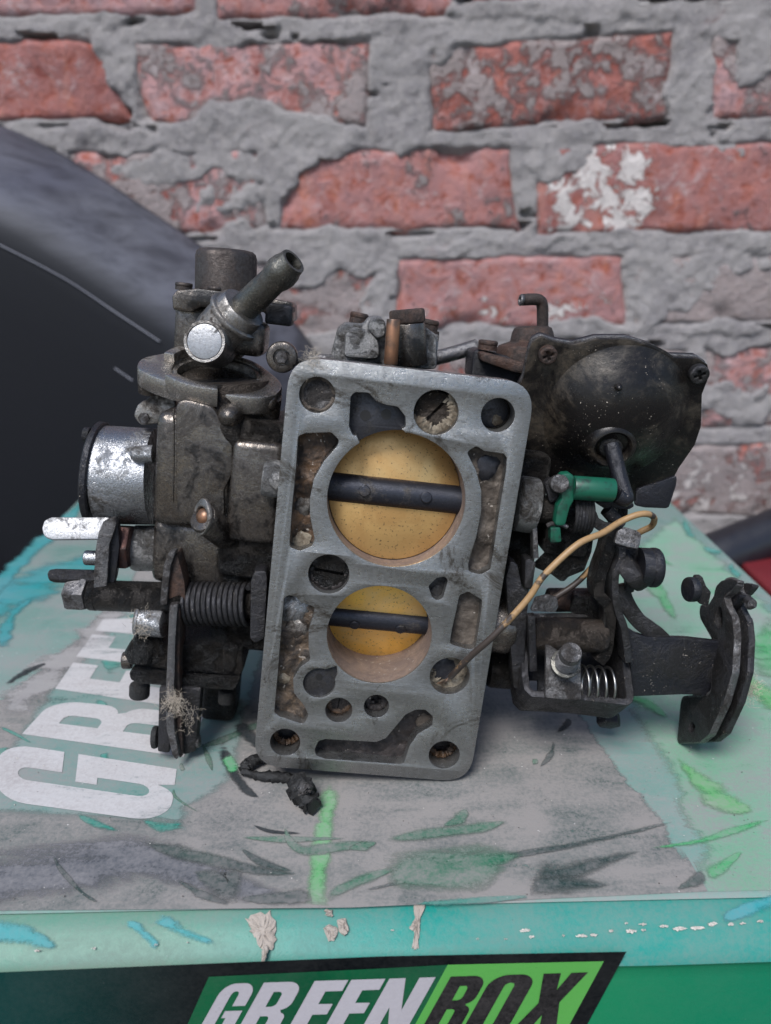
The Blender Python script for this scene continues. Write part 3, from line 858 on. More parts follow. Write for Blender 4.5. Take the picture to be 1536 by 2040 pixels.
# left: turquoise brush marks
S([(-200, 1330), (20, 1195), (110, 1150), (190, 1120), (215, 1110)], [70, 60, 45, 40, 16], 'cyan')
S([(-40, 1200), (60, 1100), (120, 1050), (172, 990)], [24, 22, 18, 8], 'cyan')
S([(0, 1290), (25, 1225), (70, 1190)], [30, 24, 8], 'cyan')
S([(10, 1362), (50, 1340), (90, 1322)], [8, 10, 3], 'ink')
S([(0, 1448), (30, 1462), (62, 1480)], [5, 6, 2], 'teal')
S([(0, 1490), (6, 1510)], [20, 30], 'teal')
S([(205, 1330), (225, 1318), (245, 1300)], [26, 34, 20], 'teal')
S([(195, 1420), (205, 1395)], [26, 22], 'teal')
S([(205, 1500), (212, 1520)], [18, 14], 'teal')
S([(250, 1250), (275, 1232)], [30, 20], 'teal')
S([(152, 1622), (190, 1640), (240, 1656)], [6, 18, 4], 'teal')
S([(280, 1632), (320, 1645), (372, 1640)], [8, 26, 12], 'teal')
S([(345, 1570), (352, 1590), (398, 1620)], [5, 6, 2], 'mgreen')
# under the carburettor and along the lower lid
S([(438, 1480), (460, 1530), (488, 1570), (520, 1592)], [18, 22, 16, 3], 'ink')
S([(450, 1506), (468, 1540)], [20, 20], 'bgreen')
S([(402, 1480), (415, 1510), (424, 1538)], [4, 12, 3], 'mgreen')
S([(392, 1490), (440, 1475), (520, 1440), (560, 1420)], [4, 12, 14, 4], 'mgreen')
S([(470, 1440), (500, 1470), (520, 1490)], [30, 24, 10], 'ink')
S([(360, 1520), (364, 1536)], [4, 9], 'mgreen')
S([(106, 1702), (120, 1730), (160, 1775), (198, 1800)], [5, 10, 9, 4], 'dgreen')
S([(282, 1676), (350, 1698), (420, 1712), (520, 1735), (610, 1742)], [6, 26, 24, 18, 4], 'dgreen')
S([(350, 1752), (400, 1780), (455, 1800)], [6, 16, 6], 'dgreen')
S([(382, 1735), (420, 1752), (455, 1762), (474, 1728)], [3, 40, 52, 20], 'dgreen')
S([(478, 1688), (520, 1718), (590, 1738)], [4, 18, 6], 'dgreen')
S([(480, 1668), (560, 1672), (690, 1670)], [4, 12, 3], 'mgreen')
S([(500, 1642), (540, 1656), (600, 1660)], [4, 7, 3], 'ink')
S([(565, 1642), (580, 1680), (610, 1694), (680, 1686), (755, 1676)], [4, 14, 16, 18, 6], 'mgreen')
S([(695, 1690), (725, 1685), (752, 1678)], [6, 18, 4], 'mgreen')
S([(480, 1790), (540, 1790), (620, 1782)], [6, 20, 26], 'dgreen')
S([(650, 1785), (720, 1752), (790, 1730)], [16, 20, 6], 'mgreen')
S([(690, 1782), (850, 1745), (960, 1715), (1100, 1690), (1240, 1662), (1348, 1635)], [6, 8, 12, 14, 12, 3], 'dgreen')
S([(770, 1750), (860, 1735), (960, 1720), (1050, 1700)], [60, 84, 70, 8], 'mgreen')
S([(1050, 1730), (1120, 1735), (1180, 1720), (1290, 1692)], [46, 44, 30, 6], 'dgreen')
S([(1280, 1692), (1390, 1676), (1460, 1655), (1536, 1632)], [5, 14, 14, 10], 'bgreen')
S([(1055, 1762), (1130, 1760), (1220, 1764)], [30, 34, 8], 'dgreen')
S([(1345, 1772), (1380, 1758), (1405, 1742)], [4, 20, 30], 'dgreen')
S([(1408, 1744), (1440, 1726), (1480, 1694)], [30, 22, 6], 'bgreen')
S([(770, 1672), (850, 1662), (960, 1648), (1010, 1636)], [8, 22, 20, 3], 'mgreen')
S([(880, 1646), (915, 1632), (930, 1612)], [3, 24, 10], 'mgreen')
S([(1108, 1460), (1128, 1445), (1134, 1430)], [6, 12, 8], 'ink')
S([(1075, 1528), (1096, 1505), (1104, 1478)], [3, 12, 6], 'dgreen')
S([(1060, 1518), (1072, 1516)], [10, 8], 'mgreen')
S([(820, 1800), (900, 1797), (1050, 1786)], [10, 14, 4], 'teal')
# right: bright green sprays
S([(1240, 1105), (1300, 1160), (1350, 1240)], [10, 26, 10], 'bgreen')
S([(1290, 1300), (1335, 1320), (1380, 1360)], [10, 40, 16], 'bgreen')
S([(1200, 1075), (1260, 1090), (1350, 1130)], [4, 14, 4], 'bgreen')
S([(1500, 1260), (1560, 1310), (1640, 1380)], [60, 90, 40], 'bgreen')
S([(1470, 1330), (1530, 1390), (1600, 1420)], [10, 40, 30], 'lgreen')
S([(1360, 1030), (1372, 1060), (1385, 1068)], [8, 16, 4], 'teal')
S([(1400, 1090), (1425, 1100), (1440, 1098)], [6, 12, 6], 'teal')
S([(1450, 1125), (1475, 1150)], [14, 12], 'teal')
S([(1340, 1500), (1420, 1580), (1500, 1620)], [10, 40, 20], 'lgreen')
S([(1235, 1385), (1290, 1400), (1330, 1430)], [8, 20, 6], 'bgreen')
# fold strip
k = 6.0
S([(-60, 1850), (40, 1862), (120, 1888)], [40, 46, 10], 'cyan', strip_px)
S([(250, 1832), (290, 1862), (316, 1886)], [14, 20, 20], 'cyan', strip_px)
S([(310, 1830), (370, 1858), (430, 1878)], [24, 22, 12], 'cyan', strip_px)
S([(1440, 1830), (1500, 1806), (1560, 1786)], [14, 26, 30], 'cyan', strip_px)

# lettering, drawn as heavy condensed capitals in a unit box
def arc(cx, cy, rx, ry, a0, a1, n=7):
    return [(cx + rx * math.cos(math.radians(a0 + (a1 - a0) * i / n)), cy + ry * math.sin(math.radians(a0 + (a1 - a0) * i / n))) for i in range(n + 1)]
GL = {
 'G': (.58, [[(.58, .62)] + arc(.36, .80, .22, .20, 0, 90) + arc(.22, .80, .22, .20, 90, 180) + arc(.22, .20, .22, .20, 180, 270) + arc(.26, .14, .12, .14, 270, 340) + [(.40, .0), (.58, 0), (.58, .54), (.28, .54), (.28, .42), (.355, .42)]
        + arc(.29, .19, .065, .06, 0, -180) + arc(.29, .81, .065, .06, 180, 0) + [(.355, .62)]]),
 'R': (.58, [[(0, 0), (0, 1), (.30, 1)] + arc(.36, .81, .22, .19, 90, 0) + arc(.44, .66, .14, .13, 0, -80) + arc(.45, .38, .13, .11, 70, 0) + [(.58, 0), (.36, 0), (.36, .36)] + arc(.30, .37, .06, .06, 0, 90) + [(.22, .43), (.22, 0)],
        [(.22, .59), (.22, .84)] + arc(.29, .78, .07, .06, 90, 0) + arc(.29, .65, .07, .06, 0, -90)]),
 'E': (.44, [[(0, 0), (0, 1), (.44, 1), (.44, .82), (.22, .82), (.22, .61), (.41, .61), (.41, .43), (.22, .43), (.22, .18), (.44, .18), (.44, 0)]]),
 'N': (.60, [[(0, 0), (0, 1), (.21, 1), (.39, .46), (.39, 1), (.60, 1), (.60, 0), (.40, 0), (.21, .52), (.21, 0)]]),
 'B': (.58, [[(0, 0), (0, 1), (.32, 1)] + arc(.36, .82, .21, .18, 90, 0) + arc(.43, .66, .14, .13, 0, -75) + arc(.44, .38, .14, .13, 75, 0) + arc(.36, .19, .22, .19, 0, -90),
        [(.22, .60), (.22, .84)] + arc(.30, .78, .06, .06, 90, 0) + arc(.30, .66, .06, .06, 0, -90),
        [(.22, .16), (.22, .45)] + arc(.30, .39, .06, .06, 90, 0) + arc(.30, .22, .06, .06, 0, -90)]),
 'O': (.58, [arc(.36, .80, .22, .20, 0, 90) + arc(.22, .80, .22, .20, 90, 180) + arc(.22, .20, .22, .20, 180, 270) + arc(.36, .20, .22, .20, 270, 360),
        arc(.29, .81, .065, .06, 0, 180) + arc(.29, .19, .065, .06, 180, 360)]),
 'X': (.62, [[(0, 0), (.17, .51), (.02, 1), (.25, 1), (.32, .72), (.39, 1), (.61, 1), (.45, .51), (.62, 0), (.39, 0), (.31, .30), (.23, 0)]]),
}
def letter(ch, quad, where, dz, mat, t=.00008):
    """quad: photograph pixels of the letter's top-left, top-right, bottom-right, bottom-left corners"""
    w, loops = GL[ch]
    C = [where(x, y, dz) for x, y in quad]
    v, f = solid([(x / w, y) for x, y in loops[0]], [[(x / w, y) for x, y in l] for l in loops[1:]], 1e-5)
    n = (C[1] - C[0]).cross(C[3] - C[0]).normalized()
    if n.dot(Vector((0, -.6, 1))) < 0: n = -n
    V = []
    for (a, b, c) in v:
        p = C[3] * (1 - a) * (1 - b) + C[2] * a * (1 - b) + C[0] * (1 - a) * b + C[1] * a * b
        V.append(p + n * (t if c > 0 else 0))
    o = mk('printed_letter', V, f, mat, box, 0, mm=False)
    o.data.attributes.new('ink', 'FLOAT', 'POINT').data.foreach_set('value', [.82] * len(V))
    return o
# lid: letters read from the front edge away, tops toward the left side
zl = .00048
letter('G', [(-16, 1592), (-2, 1478), (352, 1532), (338, 1640)], top_px, zl, B_['white'])
letter('R', [(44, 1462), (106, 1394), (408, 1424), (366, 1508)], top_px, zl, B_['white'])
letter('E', [(110, 1372), (146, 1320), (430, 1352), (402, 1416)], top_px, zl, B_['white'])
letter('E', [(152, 1308), (184, 1264), (452, 1290), (430, 1342)], top_px, zl, B_['white'])
letter('N', [(190, 1256), (232, 1196), (486, 1216), (458, 1280)], top_px, zl, B_['white'])
# front: dark frame with two colour panels and the name
flat('printed_frame', [(-700, 1975), (0, 1937), (400, 1922), (700, 1908), (768, 1905), (1248, 1896), (1100, 2170), (-700, 2190)], B_['black'], .0004, front_px, feather=0)
flat('printed_panel', [(416, 1946), (768, 1929), (892, 1922), (762, 2160), (320, 2160)], B_['pgreen'], .0006, front_px, feather=0)
flat('printed_panel', [(892, 1922), (1203, 1915), (1070, 2160), (762, 2160)], B_['plime'], .0006, front_px, feather=0)
tx = [('G', 447, 514), ('R', 526, 606), ('E', 627, 694), ('E', 700, 768), ('N', 776, 868), ('B', 898, 974), ('O', 982, 1072), ('X', 1080, 1173)]
for ch, a, b in tx:
    ty = lambda x: 1960 - (x - 447) * (23 / 726)
    sk = 66
    letter(ch, [(a, ty(a)), (b, ty(b)), (b - sk, ty(b) + 118), (a - sk, ty(a) + 118)], front_px, .0008, B_['fwhite'] if ch in 'GREN' else B_['fink'])

# torn card and scuffs along the fold
def scrap(pts, where, h, name='torn_card', dz=.0005, seed=0, jag=1.5):
    rnd = random.Random(seed)
    P = smooth_loop(pts, 4); P = [(x + rnd.gauss(0, 1) * jag, y + rnd.gauss(0, 1) * jag) for x, y in P]; n = len(P)
    cx = sum(p[0] for p in P) / n; cy = sum(p[1] for p in P) / n
    V = []; Fc = []
    for ring, (s, hh) in enumerate([(1.0, 0), (.86, .7), (.55, 1.0), (.25, .8)]):
        for p in P:
            j = 1 + rnd.uniform(-.14, .14)
            V.append(where(cx + (p[0] - cx) * s * j, cy + (p[1] - cy) * s * j, dz + h * hh * rnd.uniform(.3, 1.2)))
    for r_ in range(3):
        for i in range(n): Fc.append([r_ * n + i, r_ * n + (i + 1) % n, (r_ + 1) * n + (i + 1) % n, (r_ + 1) * n + i])
    Fc.append([3 * n + i for i in range(n)])
    return mk(name, V, Fc, B_['card'] if name == 'torn_card' else B_['paper'], box, 0, mm=False)
scrap([(492, 1828), (530, 1818), (545, 1830), (548, 1862), (540, 1888), (520, 1892), (508, 1872), (498, 1850)], strip_px, .0009, seed=1)
scrap([(522, 1888), (536, 1890), (530, 1908), (524, 1916)], strip_px, .001, dz=.0015, seed=2)
scrap([(646, 1846), (668, 1846), (672, 1868), (655, 1874)], strip_px, .0010, seed=3)
scrap([(672, 1834), (690, 1834), (694, 1858), (680, 1862)], strip_px, .0012, seed=4)
scrap([(646, 1816), (660, 1814), (664, 1824), (652, 1826)], strip_px, .0008, seed=5)
scrap([(822, 1806), (848, 1800), (838, 1826), (836, 1850), (832, 1886), (822, 1888), (826, 1860), (814, 1846), (830, 1826)], strip_px, .0010, seed=6)
rr = random.Random(3)
for (x, y, s) in [(76, 1893, 9), (316, 1880, 7), (368, 1878, 4), (185, 1891, 4), (1046, 1852, 9), (1056, 1866, 8), (1118, 1864, 6), (1156, 1862, 9), (1184, 1860, 8), (1222, 1856, 7), (1256, 1856, 9), (1284, 1852, 7), (1320, 1842, 8), (1352, 1852, 9), (1384, 1848, 9), (1416, 1840, 12), (1452, 1838, 13), (1480, 1842, 9), (1510, 1838, 9), (1245, 1840, 5), (1280, 1838, 5), (780, 1856, 7), (950, 1872, 4), (1010, 1868, 4)]:
    s = s * rr.uniform(.35, .85); w = s * rr.uniform(.9, 2.0); x += rr.uniform(-6, 6); y += rr.uniform(-3, 3)
    scrap([(x - w, y), (x - w * .3, y - s * .5), (x + w * .5, y - s * .45), (x + w, y), (x + w * .4, y + s * .45), (x - w * .5, y + s * .5)], strip_px, .0004, 'scuff', .0005, seed=int(x), jag=.8)

# ------------------------------------------------------------------ the carburettor
carb = bpy.data.objects.new('carburettor', None); link(carb)
carb.matrix_world = Matrix.Translation(FO) @ FM.to_4x4()
tag(carb, 'grimy twin-barrel carburettor standing on its flange edge on the green box', 'carburettor')
bpy.context.view_layer.update()

def zbox(x, d):
    """height of the box lid in the carburettor's frame at (x, d)"""
    n = FMT @ Vector((0, 0, 1)); o = FMT @ (Vector((0, 0, HB)) - FO) * 1000
    return (n.dot(o) - n.x * x - n.y * d) / n.z

# --- throttle flange: machined plate with its bores, passages and pockets cut through
F0 = PF(0)
outline = fillet(F0.pxs([(577.7, 708), (1069, 763.8), (935, 1559), (504, 1525)]), 11.5, 8)
cU = F0.px((790, 998)); rU = mmr(790, 998, 0, 138); cL = F0.px((756, 1266)); rL = mmr(756, 1266, 0, 104.5)
pA = z3([(785, 742)])[0]; pB = z3([(562, 786)])[0]
A_ = F0.px(pA); B2 = F0.px(pB)
a0 = math.atan2(A_[1] - cU[1], A_[0] - cU[0]); a1 = math.atan2(B2[1] - cU[1], B2[0] - cU[0])
if a1 > a0: a1 -= 2 * math.pi
# run clockwise from A round the bottom of the bore to B, then over the transfer pocket
span = a1 - a0 if (a1 - a0) < -math.pi else a1 - a0
boreU = [(cU[0] + rU * math.cos(a0 + span * i / 70), cU[1] + rU * math.sin(a0 + span * i / 70)) for i in range(71)]
pocket_top = fillet(F0.pxs(z3([(520, 740), (500, 690), (508, 540), (528, 515), (600, 518), (640, 562), (690, 580), (750, 590), (788, 640), (790, 700)])), 1.6)
hole_U = boreU + pocket_top
SL = {
 'left_upper': z3([(240, 740), (275, 725), (410, 720), (450, 760), (440, 790), (370, 870), (320, 960), (300, 1060), (300, 1140), (325, 1270), (310, 1300), (250, 1325), (195, 1305), (210, 1100), (230, 900)]),
 'right_upper': z3([(1100, 820), (1150, 790), (1190, 815), (1290, 830), (1305, 850), (1300, 920), (1265, 1130), (1240, 1300), (1220, 1420), (1170, 1445), (1110, 1430), (1108, 1390), (1150, 1250), (1175, 1120), (1175, 1020), (1150, 920)]),
 'left_lower': z4([(220, 285), (245, 270), (280, 280), (310, 310), (378, 330), (370, 370), (345, 450), (345, 540), (355, 600), (300, 640), (265, 700), (270, 770), (320, 830), (345, 880), (320, 930), (200, 890), (170, 870), (190, 640), (205, 450)]),
 'right_lower': z4([(1115, 270), (1160, 253), (1230, 295), (1225, 360), (1195, 545), (1150, 545), (1065, 520), (1075, 450), (1100, 340)]),
 'jay': z4([(375, 1060), (395, 1015), (430, 1005), (690, 1020), (740, 1000), (790, 940), (840, 880), (890, 855), (940, 855), (980, 890), (975, 935), (900, 980), (860, 1040), (830, 1130), (800, 1132), (430, 1105), (385, 1090)]),
 'tri': z4([(955, 225), (1000, 182), (1040, 176), (1056, 195), (1030, 285), (1000, 298), (975, 280)]),
}
SLm = {k_: fillet(F0.pxs(v), 1.5) for k_, v in SL.items()}
RD = {'tl': (632, 787, 36), 'tr': (992, 827, 34), 'bl': (568, 1479, 30), 'br': (885, 1504, 31), 'screw_a': (869, 822, 45), 'screw_b': (655, 1144, 41),
      'wire': (896, 1347, 40), 'tear': (636, 1361, 32), 'jet_a': (675, 1415, 27), 'jet_b': (750, 1407, 25)}
RDm = {}
for k_, (x, y, r) in RD.items():
    RDm[k_] = (F0.px((x, y)), mmr(x, y, 0, r))
tc, tr_ = RDm['tear']
tear = [(tc[0] + tr_ * math.cos(math.radians(a)), tc[1] + tr_ * math.sin(math.radians(a))) for a in range(75, 390, 9)] + [F0.px(z4([(492, 668)])[0]), F0.px(z4([(488, 632)])[0])]
def inset(loop, d):
    c = (sum(p[0] for p in loop) / len(loop), sum(p[1] for p in loop) / len(loop))
    out = []
    for p in loop:
        v = Vector((p[0] - c[0], p[1] - c[1])); l = v.length
        out.append((c[0] + v.x * (1 + d / l), c[1] + v.y * (1 + d / l)))
    return out
holes = [hole_U, circle(cL, rL, 72)] + list(SLm.values()) + [circle(c_, r_, 36) for k_, (c_, r_) in RDm.items() if k_ != 'tear'] + [tear]
flange = prism('throttle_flange', F0, outline, -8, 0, M_['flange'], carb, .18, holes, 1, 30)
inner_out = [(p[0] * .985, 79 + (p[1] - 79) * .99) for p in outline]
prism('flange_backing', F0, inner_out, -17, -8.05, M_['oily'], carb, .3, [circle(cU, rU + .02, 60), circle(cL, rL + .02, 60)] + [circle(RDm[k_][0], RDm[k_][1] * .96, 24) for k_ in ('tl', 'tr', 'bl', 'br', 'screw_a', 'screw_b', 'wire', 'jet_a', 'jet_b')])
prism('rear_plate', F0, [(p[0] * .93, 79 + (p[1] - 79) * .95) for p in outline], -30, -17.1, M_['oily'], carb, 1, [circle(cU, rU + .05, 60), circle(cL, rL + .05, 60)])
def floor(name, loop, d, mat, grow=.6):
    return prism(name, PF(0), inset(loop, grow), -7.9, -d, M_[mat], carb, .1)
def relief(loop, d, amp, mat, seed, step=.6, sc=.13):
    """uneven crusted floor of a cast pocket"""
    lp = inset(loop, .9); xs = [p[0] for p in lp]; zs = [p[1] for p in lp]
    gx_ = np.arange(min(xs), max(xs) + step, step); gz_ = np.arange(min(zs), max(zs) + step, step)
    GX, GZ = np.meshgrid(gx_, gz_)
    ins = np.zeros(GX.shape, bool)
    for i in range(len(lp)):
        (x0, y0), (x1_, y1_) = lp[i - 1], lp[i]
        if y0 == y1_: continue
        ins ^= ((y0 > GZ) != (y1_ > GZ)) & (GX < (x1_ - x0) * (GZ - y0) / (y1_ - y0) + x0)
    hgt = amp * (fbm(GX * sc, GZ * sc, seed, 4) + .22 * fbm(GX * sc * 4, GZ * sc * 4, seed + 5, 3))
    dd = np.clip(d + hgt, 1.6, 7.8)
    idx_ = -np.ones(GX.shape, int); keep = ins.copy()
    keep[:-1] |= ins[1:]; keep[1:] |= ins[:-1]; keep[:, :-1] |= ins[:, 1:]; keep[:, 1:] |= ins[:, :-1]
    V = []
    for j, i in zip(*np.nonzero(keep)):
        idx_[j, i] = len(V); V.append((float(GX[j, i]), float(dd[j, i]), float(GZ[j, i])))
    Fc = []
    for j in range(GX.shape[0] - 1):
        for i in range(GX.shape[1] - 1):
            q_ = [idx_[j, i], idx_[j, i + 1], idx_[j + 1, i + 1], idx_[j + 1, i]]
            if min(q_) >= 0: Fc.append([int(t) for t in q_])
    return mk('pocket_floor', V, Fc, M_[mat], carb, 70)
relief(SLm['left_upper'], 5.8, 1.8, 'dep_brown', 1)
relief(SLm['right_upper'], 5.0, 2.2, 'dep_grey', 2)
relief(SLm['left_lower'], 5.2, 1.9, 'dep_mix', 3)
relief(SLm['right_lower'], 4.8, 1.2, 'dep_grey', 4)
relief(SLm['jay'], 6.0, 1.6, 'dep_dark', 5)
floor('pocket_floor', SLm['tri'], 4.0, 'dark_steel')
floor('pocket_floor', tear, 1.6, 'dark_steel', .3)
tp = F0.px(z4([(398, 697)])[0])
lathe('port', (tp[0], 1.45, tp[1]), (tp[0], 3, tp[1]), [(0, 0), (0, 1.35), (1, 1.35), (1, 0)], M_['hole'], carb, 20)
# transfer pocket beside the upper bore
pf = [(cU[0] + (rU + .0) * math.cos(a0 + (a1 + 2 * math.pi - a0) * i / 14), cU[1] + rU * math.sin(a0 + (a1 + 2 * math.pi - a0) * i / 14)) for i in range(15)]
pk = prism('transfer_pocket', F0, pf + inset(pocket_top, .5), -7.95, -5.0, M_['dark_steel'], carb, .1)
for q in z3([(583, 633), (690, 627)]):
    c_ = PF(5).px(q)
    lathe('port', (c_[0], 4.9, c_[1]), (c_[0], 7, c_[1]), [(0, 0), (0, 1.9), (1, 1.9), (1, 0)], M_['hole'], pk, 20)
# lumps of baked dirt lying in the pockets
rl = random.Random(11)
def lump(px_, py_, d, r, mat, h=.5, parent=carb, name='dirt_lump'):
    c_ = L(px_, py_, d); V = []; Fc = []; n = 14; rings = [(0, 1), (.5, .86), (.85, .5), (1, 0.12)]
    for (t, s) in rings:
        for i in range(n):
            a = 2 * math.pi * i / n; j = 1 + rl.uniform(-.22, .22)
            V.append(c_ + Vector((r * s * j * math.cos(a), -h * r * t * (1 + rl.uniform(-.2, .2)), r * s * j * math.sin(a))))
    for q in range(3):
        for i in range(n): Fc.append([q * n + i, q * n + (i + 1) % n, (q + 1) * n + (i + 1) % n, (q + 1) * n + i])
    Fc.append([3 * n + i for i in range(n)])
    return mk(name, V, Fc, M_[mat], parent, 60)
for (x, y, d, r, mt) in [(602, 1074, 5.6, 3.2, 'fibre'), (603, 1008, 6, 3.4, 'zinc'), (970, 930, 5.2, 4.6, 'dark_steel'), (585, 1213, 5.4, 5.6, 'bright'), (590, 1252, 5.5, 4.2, 'zinc'),
        (566, 1352, 5.2, 2.2, 'fibre'), (845, 1438, 6, 3.6, 'dep_grey'), (870, 1178, 4, 2.6, 'dark_steel')]:
    lump(x, y, d, r, mt, .28)
# bores
def bore_wall(nm, c_, r_, a0_, a1_, d0, d1, n=80):
    V = []; Fc = []
    for i in range(n + 1):
        a_ = a0_ + (a1_ - a0_) * i / n
        for d in (d0, d0 + .25, d1):
            q = r_ - (.02 if d > d0 else -.03); V.append((c_[0] + q * math.cos(a_), d, c_[1] + q * math.sin(a_)))
    for i in range(n):
        for j in range(2): Fc.append([i * 3 + j, i * 3 + 3 + j, i * 3 + 4 + j, i * 3 + 1 + j])
    return mk(nm, V, Fc, M_['bore'], carb, 40)
bw = bore_wall('primary_bore', cU, rU, a0, a0 + span, .5, 30)
bore_wall('pocket_wall', cU, rU, a0 + span, a0 + span - (2 * math.pi + span), 5.2, 30, 30).parent = bw
bore_wall('secondary_bore', cL, rL, 0, 2 * math.pi, .5, 32)
def throttle(c_, r_, d, tilt, mat, shaft_r, nm):
    fr = Frame((c_[0], d, c_[1]), (1, 0, 0), (0, math.sin(tilt), math.cos(tilt)))
    rr_ = r_ - .25
    ds = prism(nm, fr, circle((0, 0), rr_, 72, rr_ / math.cos(tilt)), -.9, .9, M_[mat], carb, .15)
    sh = lathe('throttle_shaft', fr.pt(-r_ - .1, 0, 0), fr.pt(r_ + .1, 0, 0), [(0, 0), (0, shaft_r), (2 * r_ + .2, shaft_r), (2 * r_ + .2, 0)], M_['shaft'], carb, 36)
    for sx in (-.46, .46):
        screw(fr.pt(sx * r_, 0, shaft_r * .78), fr.n, 2.1, shaft_r * .34, M_['shaft'], sh, 'slot', sx)
    return ds
throttle(cU, rU, 12.5, math.radians(9), 'disc', 5.4, 'throttle_disc')
throttle(cL, rL, 16.5, math.radians(-24), 'disc2', 4.6, 'throttle_disc')
for q in z4([(672, 596), (668, 664)]):
    c_ = L(*q, 12); 
# recessed screws
def rscrew(k_, d, mat, kind, spin, rs=.86, h=3.0):
    (cx, cz), r = RDm[k_]
    return screw((cx, d + h, cz), (0, -1, 0), r * rs, h, M_[mat], carb, kind, spin, 'recessed_screw')
rscrew('screw_a', 3.6, 'oily_brown', 'slot', math.radians(52), .90)
rscrew('screw_b', 3.0, 'oily', 'slot', math.radians(-5), .97)
rscrew('jet_a', 6.5, 'dep_dark', 'slot', math.radians(85), .93)
rscrew('jet_b', 6.0, 'dep_dark', 'cross', .3, .93)
rscrew('tl', 3.2, 'edge_steel', 'hex', 0, 1.15, 4)
for k_, mt in (('tr', 'dark_steel'), ('bl', 'dark_steel'), ('br', 'dep_dark'), ('wire', 'fibre')):
    (cx, cz), r = RDm[k_]
    cyl('hole_plug', (cx, 11 if k_ != 'wire' else 6, cz), (cx, 20, cz), r * 1.02, M_[mt], carb, .2)
for (x, y, d, r, mt) in [(882, 1335, 6, 5.2, 'dark_steel'), (910, 1362, 6, 3.5, 'fibre'), (888, 1362, 6, 3.0, 'fibre'), (990, 838, 11, 2, 'fibre')]:
    lump(x, y, d, r, mt, .22)

def dirt_ring(k_, d, r0, r1, h, mat, seed, a0_=0, a1_=2 * math.pi):
    (cx, cz), r = RDm[k_]; rg = random.Random(seed); n = 46; V = []; Fc = []
    for i in range(n + 1):
        a_ = a0_ + (a1_ - a0_) * i / n; e = min(1, min(i, n - i) / 5)
        for t in (0, .3, .6, 1):
            q = r * (r1 + (r0 - r1) * t * (.75 + .5 * rg.random())); hh_ = h * e * (.35 + .9 * rg.random()) * math.sin(.35 + t * 2.6)
            V.append((cx + q * math.cos(a_), d - hh_, cz + q * math.sin(a_)))
    for i in range(n):
        for j in range(3): Fc.append([i * 4 + j, i * 4 + j + 1, i * 4 + j + 5, i * 4 + j + 4])
    return mk('dirt_crust', V, Fc, M_[mat], carb, 70)
dirt_ring('screw_a', 3.9, .55, 1.0, 1.3, 'fibre', 1, -2.9, 1.0)
dirt_ring('screw_b', 3.6, .72, 1.0, .9, 'dep_dark', 2)
dirt_ring('jet_a', 6.8, .6, 1.0, 1.0, 'dep_brown', 3)
dirt_ring('jet_b', 5.4, .5, 1.0, 1.2, 'dep_dark', 4)
dirt_ring('wire', 6.2, .45, 1.0, 1.5, 'fibre', 5, -3.4, .4)
dirt_ring('tl', 3.3, .8, 1.02, .9, 'dep_grey', 6)
dirt_ring('bl', 8.5, .6, 1.02, 2, 'dep_brown', 7, -3.1, .1)
dirt_ring('br', 8.5, .6, 1.02, 2, 'dep_brown', 8, -3.1, .1)

# --- main body behind the flange
main = rbox('main_body', (0, 56, 82), (80, 52, 132), M_['oily'], carb, 5, seg=3)
zb_ = max(zbox(x_, d_) for x_ in (-52, 44) for d_ in (78, 122)) + 3.2
rbox('air_horn', (-4, 100, zb_ / 2 + 62), (96, 44, 128 - zb_ + 2), M_['brown_cast'], carb, 6, seg=3)
pbox('body_flank', 440, 840, 600, 1160, 20, 60, M_['oily'], carb, 4)
pbox('body_flank', 455, 880, 560, 1085, 16.5, 40, M_['brown_cast'], carb, 3)
cyl('shaft_boss', L(524, 950, 14), L(560, 955, 14), 7.0, M_['rough_alu'], carb, .8)
pbox('body_foot', 420, 1120, 560, 1300, 24, 60, M_['oily'], carb, 4)
pbox('body_flank', 1000, 900, 1070, 1330, 22, 60, M_['oily'], carb, 4)

# --- choke casting at the left
cast = pbox('choke_casting', 304, 826, 468, 1056, 20, 56, M_['brown_cast'], carb, 4.5, 4)
fr = PF(19.9)
tube('parting_line', [L(346, 815, 19.9), L(346, 900, 19.9), L(344, 1000, 19.9)], .35, M_['brown_cast'], cast, 6)
pplate('casting_panel', z1([(790, 900), (1000, 960), (1105, 1150), (1110, 1320), (1060, 1420), (1065, 1590), (800, 1600)]), 18.6, 24, M_['brown_cast'], cast, 1.2, r=5)
neck = lathe('choke_neck', L(452, 842, 38), L(448, 756, 38), [(0, 0), (0, 16), (3, 16.5), (11, 17), (16.5, 17), (16.5, 0)], M_['oily_brown'], carb, 48)
dm = L(457, 832, 19)
lathe('cast_boss', dm + Vector((0, 6, 0)), dm + Vector((0, -6, 1.0)), [(0, 4.8), (5, 4.6), (8, 3.6), (9.6, 2.2), (10.4, 0.9), (10.6, 0)], M_['brown_cast'], neck, 28)
cyl('cast_rib', L(466, 892, 24), L(457, 838, 21), 4.4, M_['oily'], neck, 1.2)
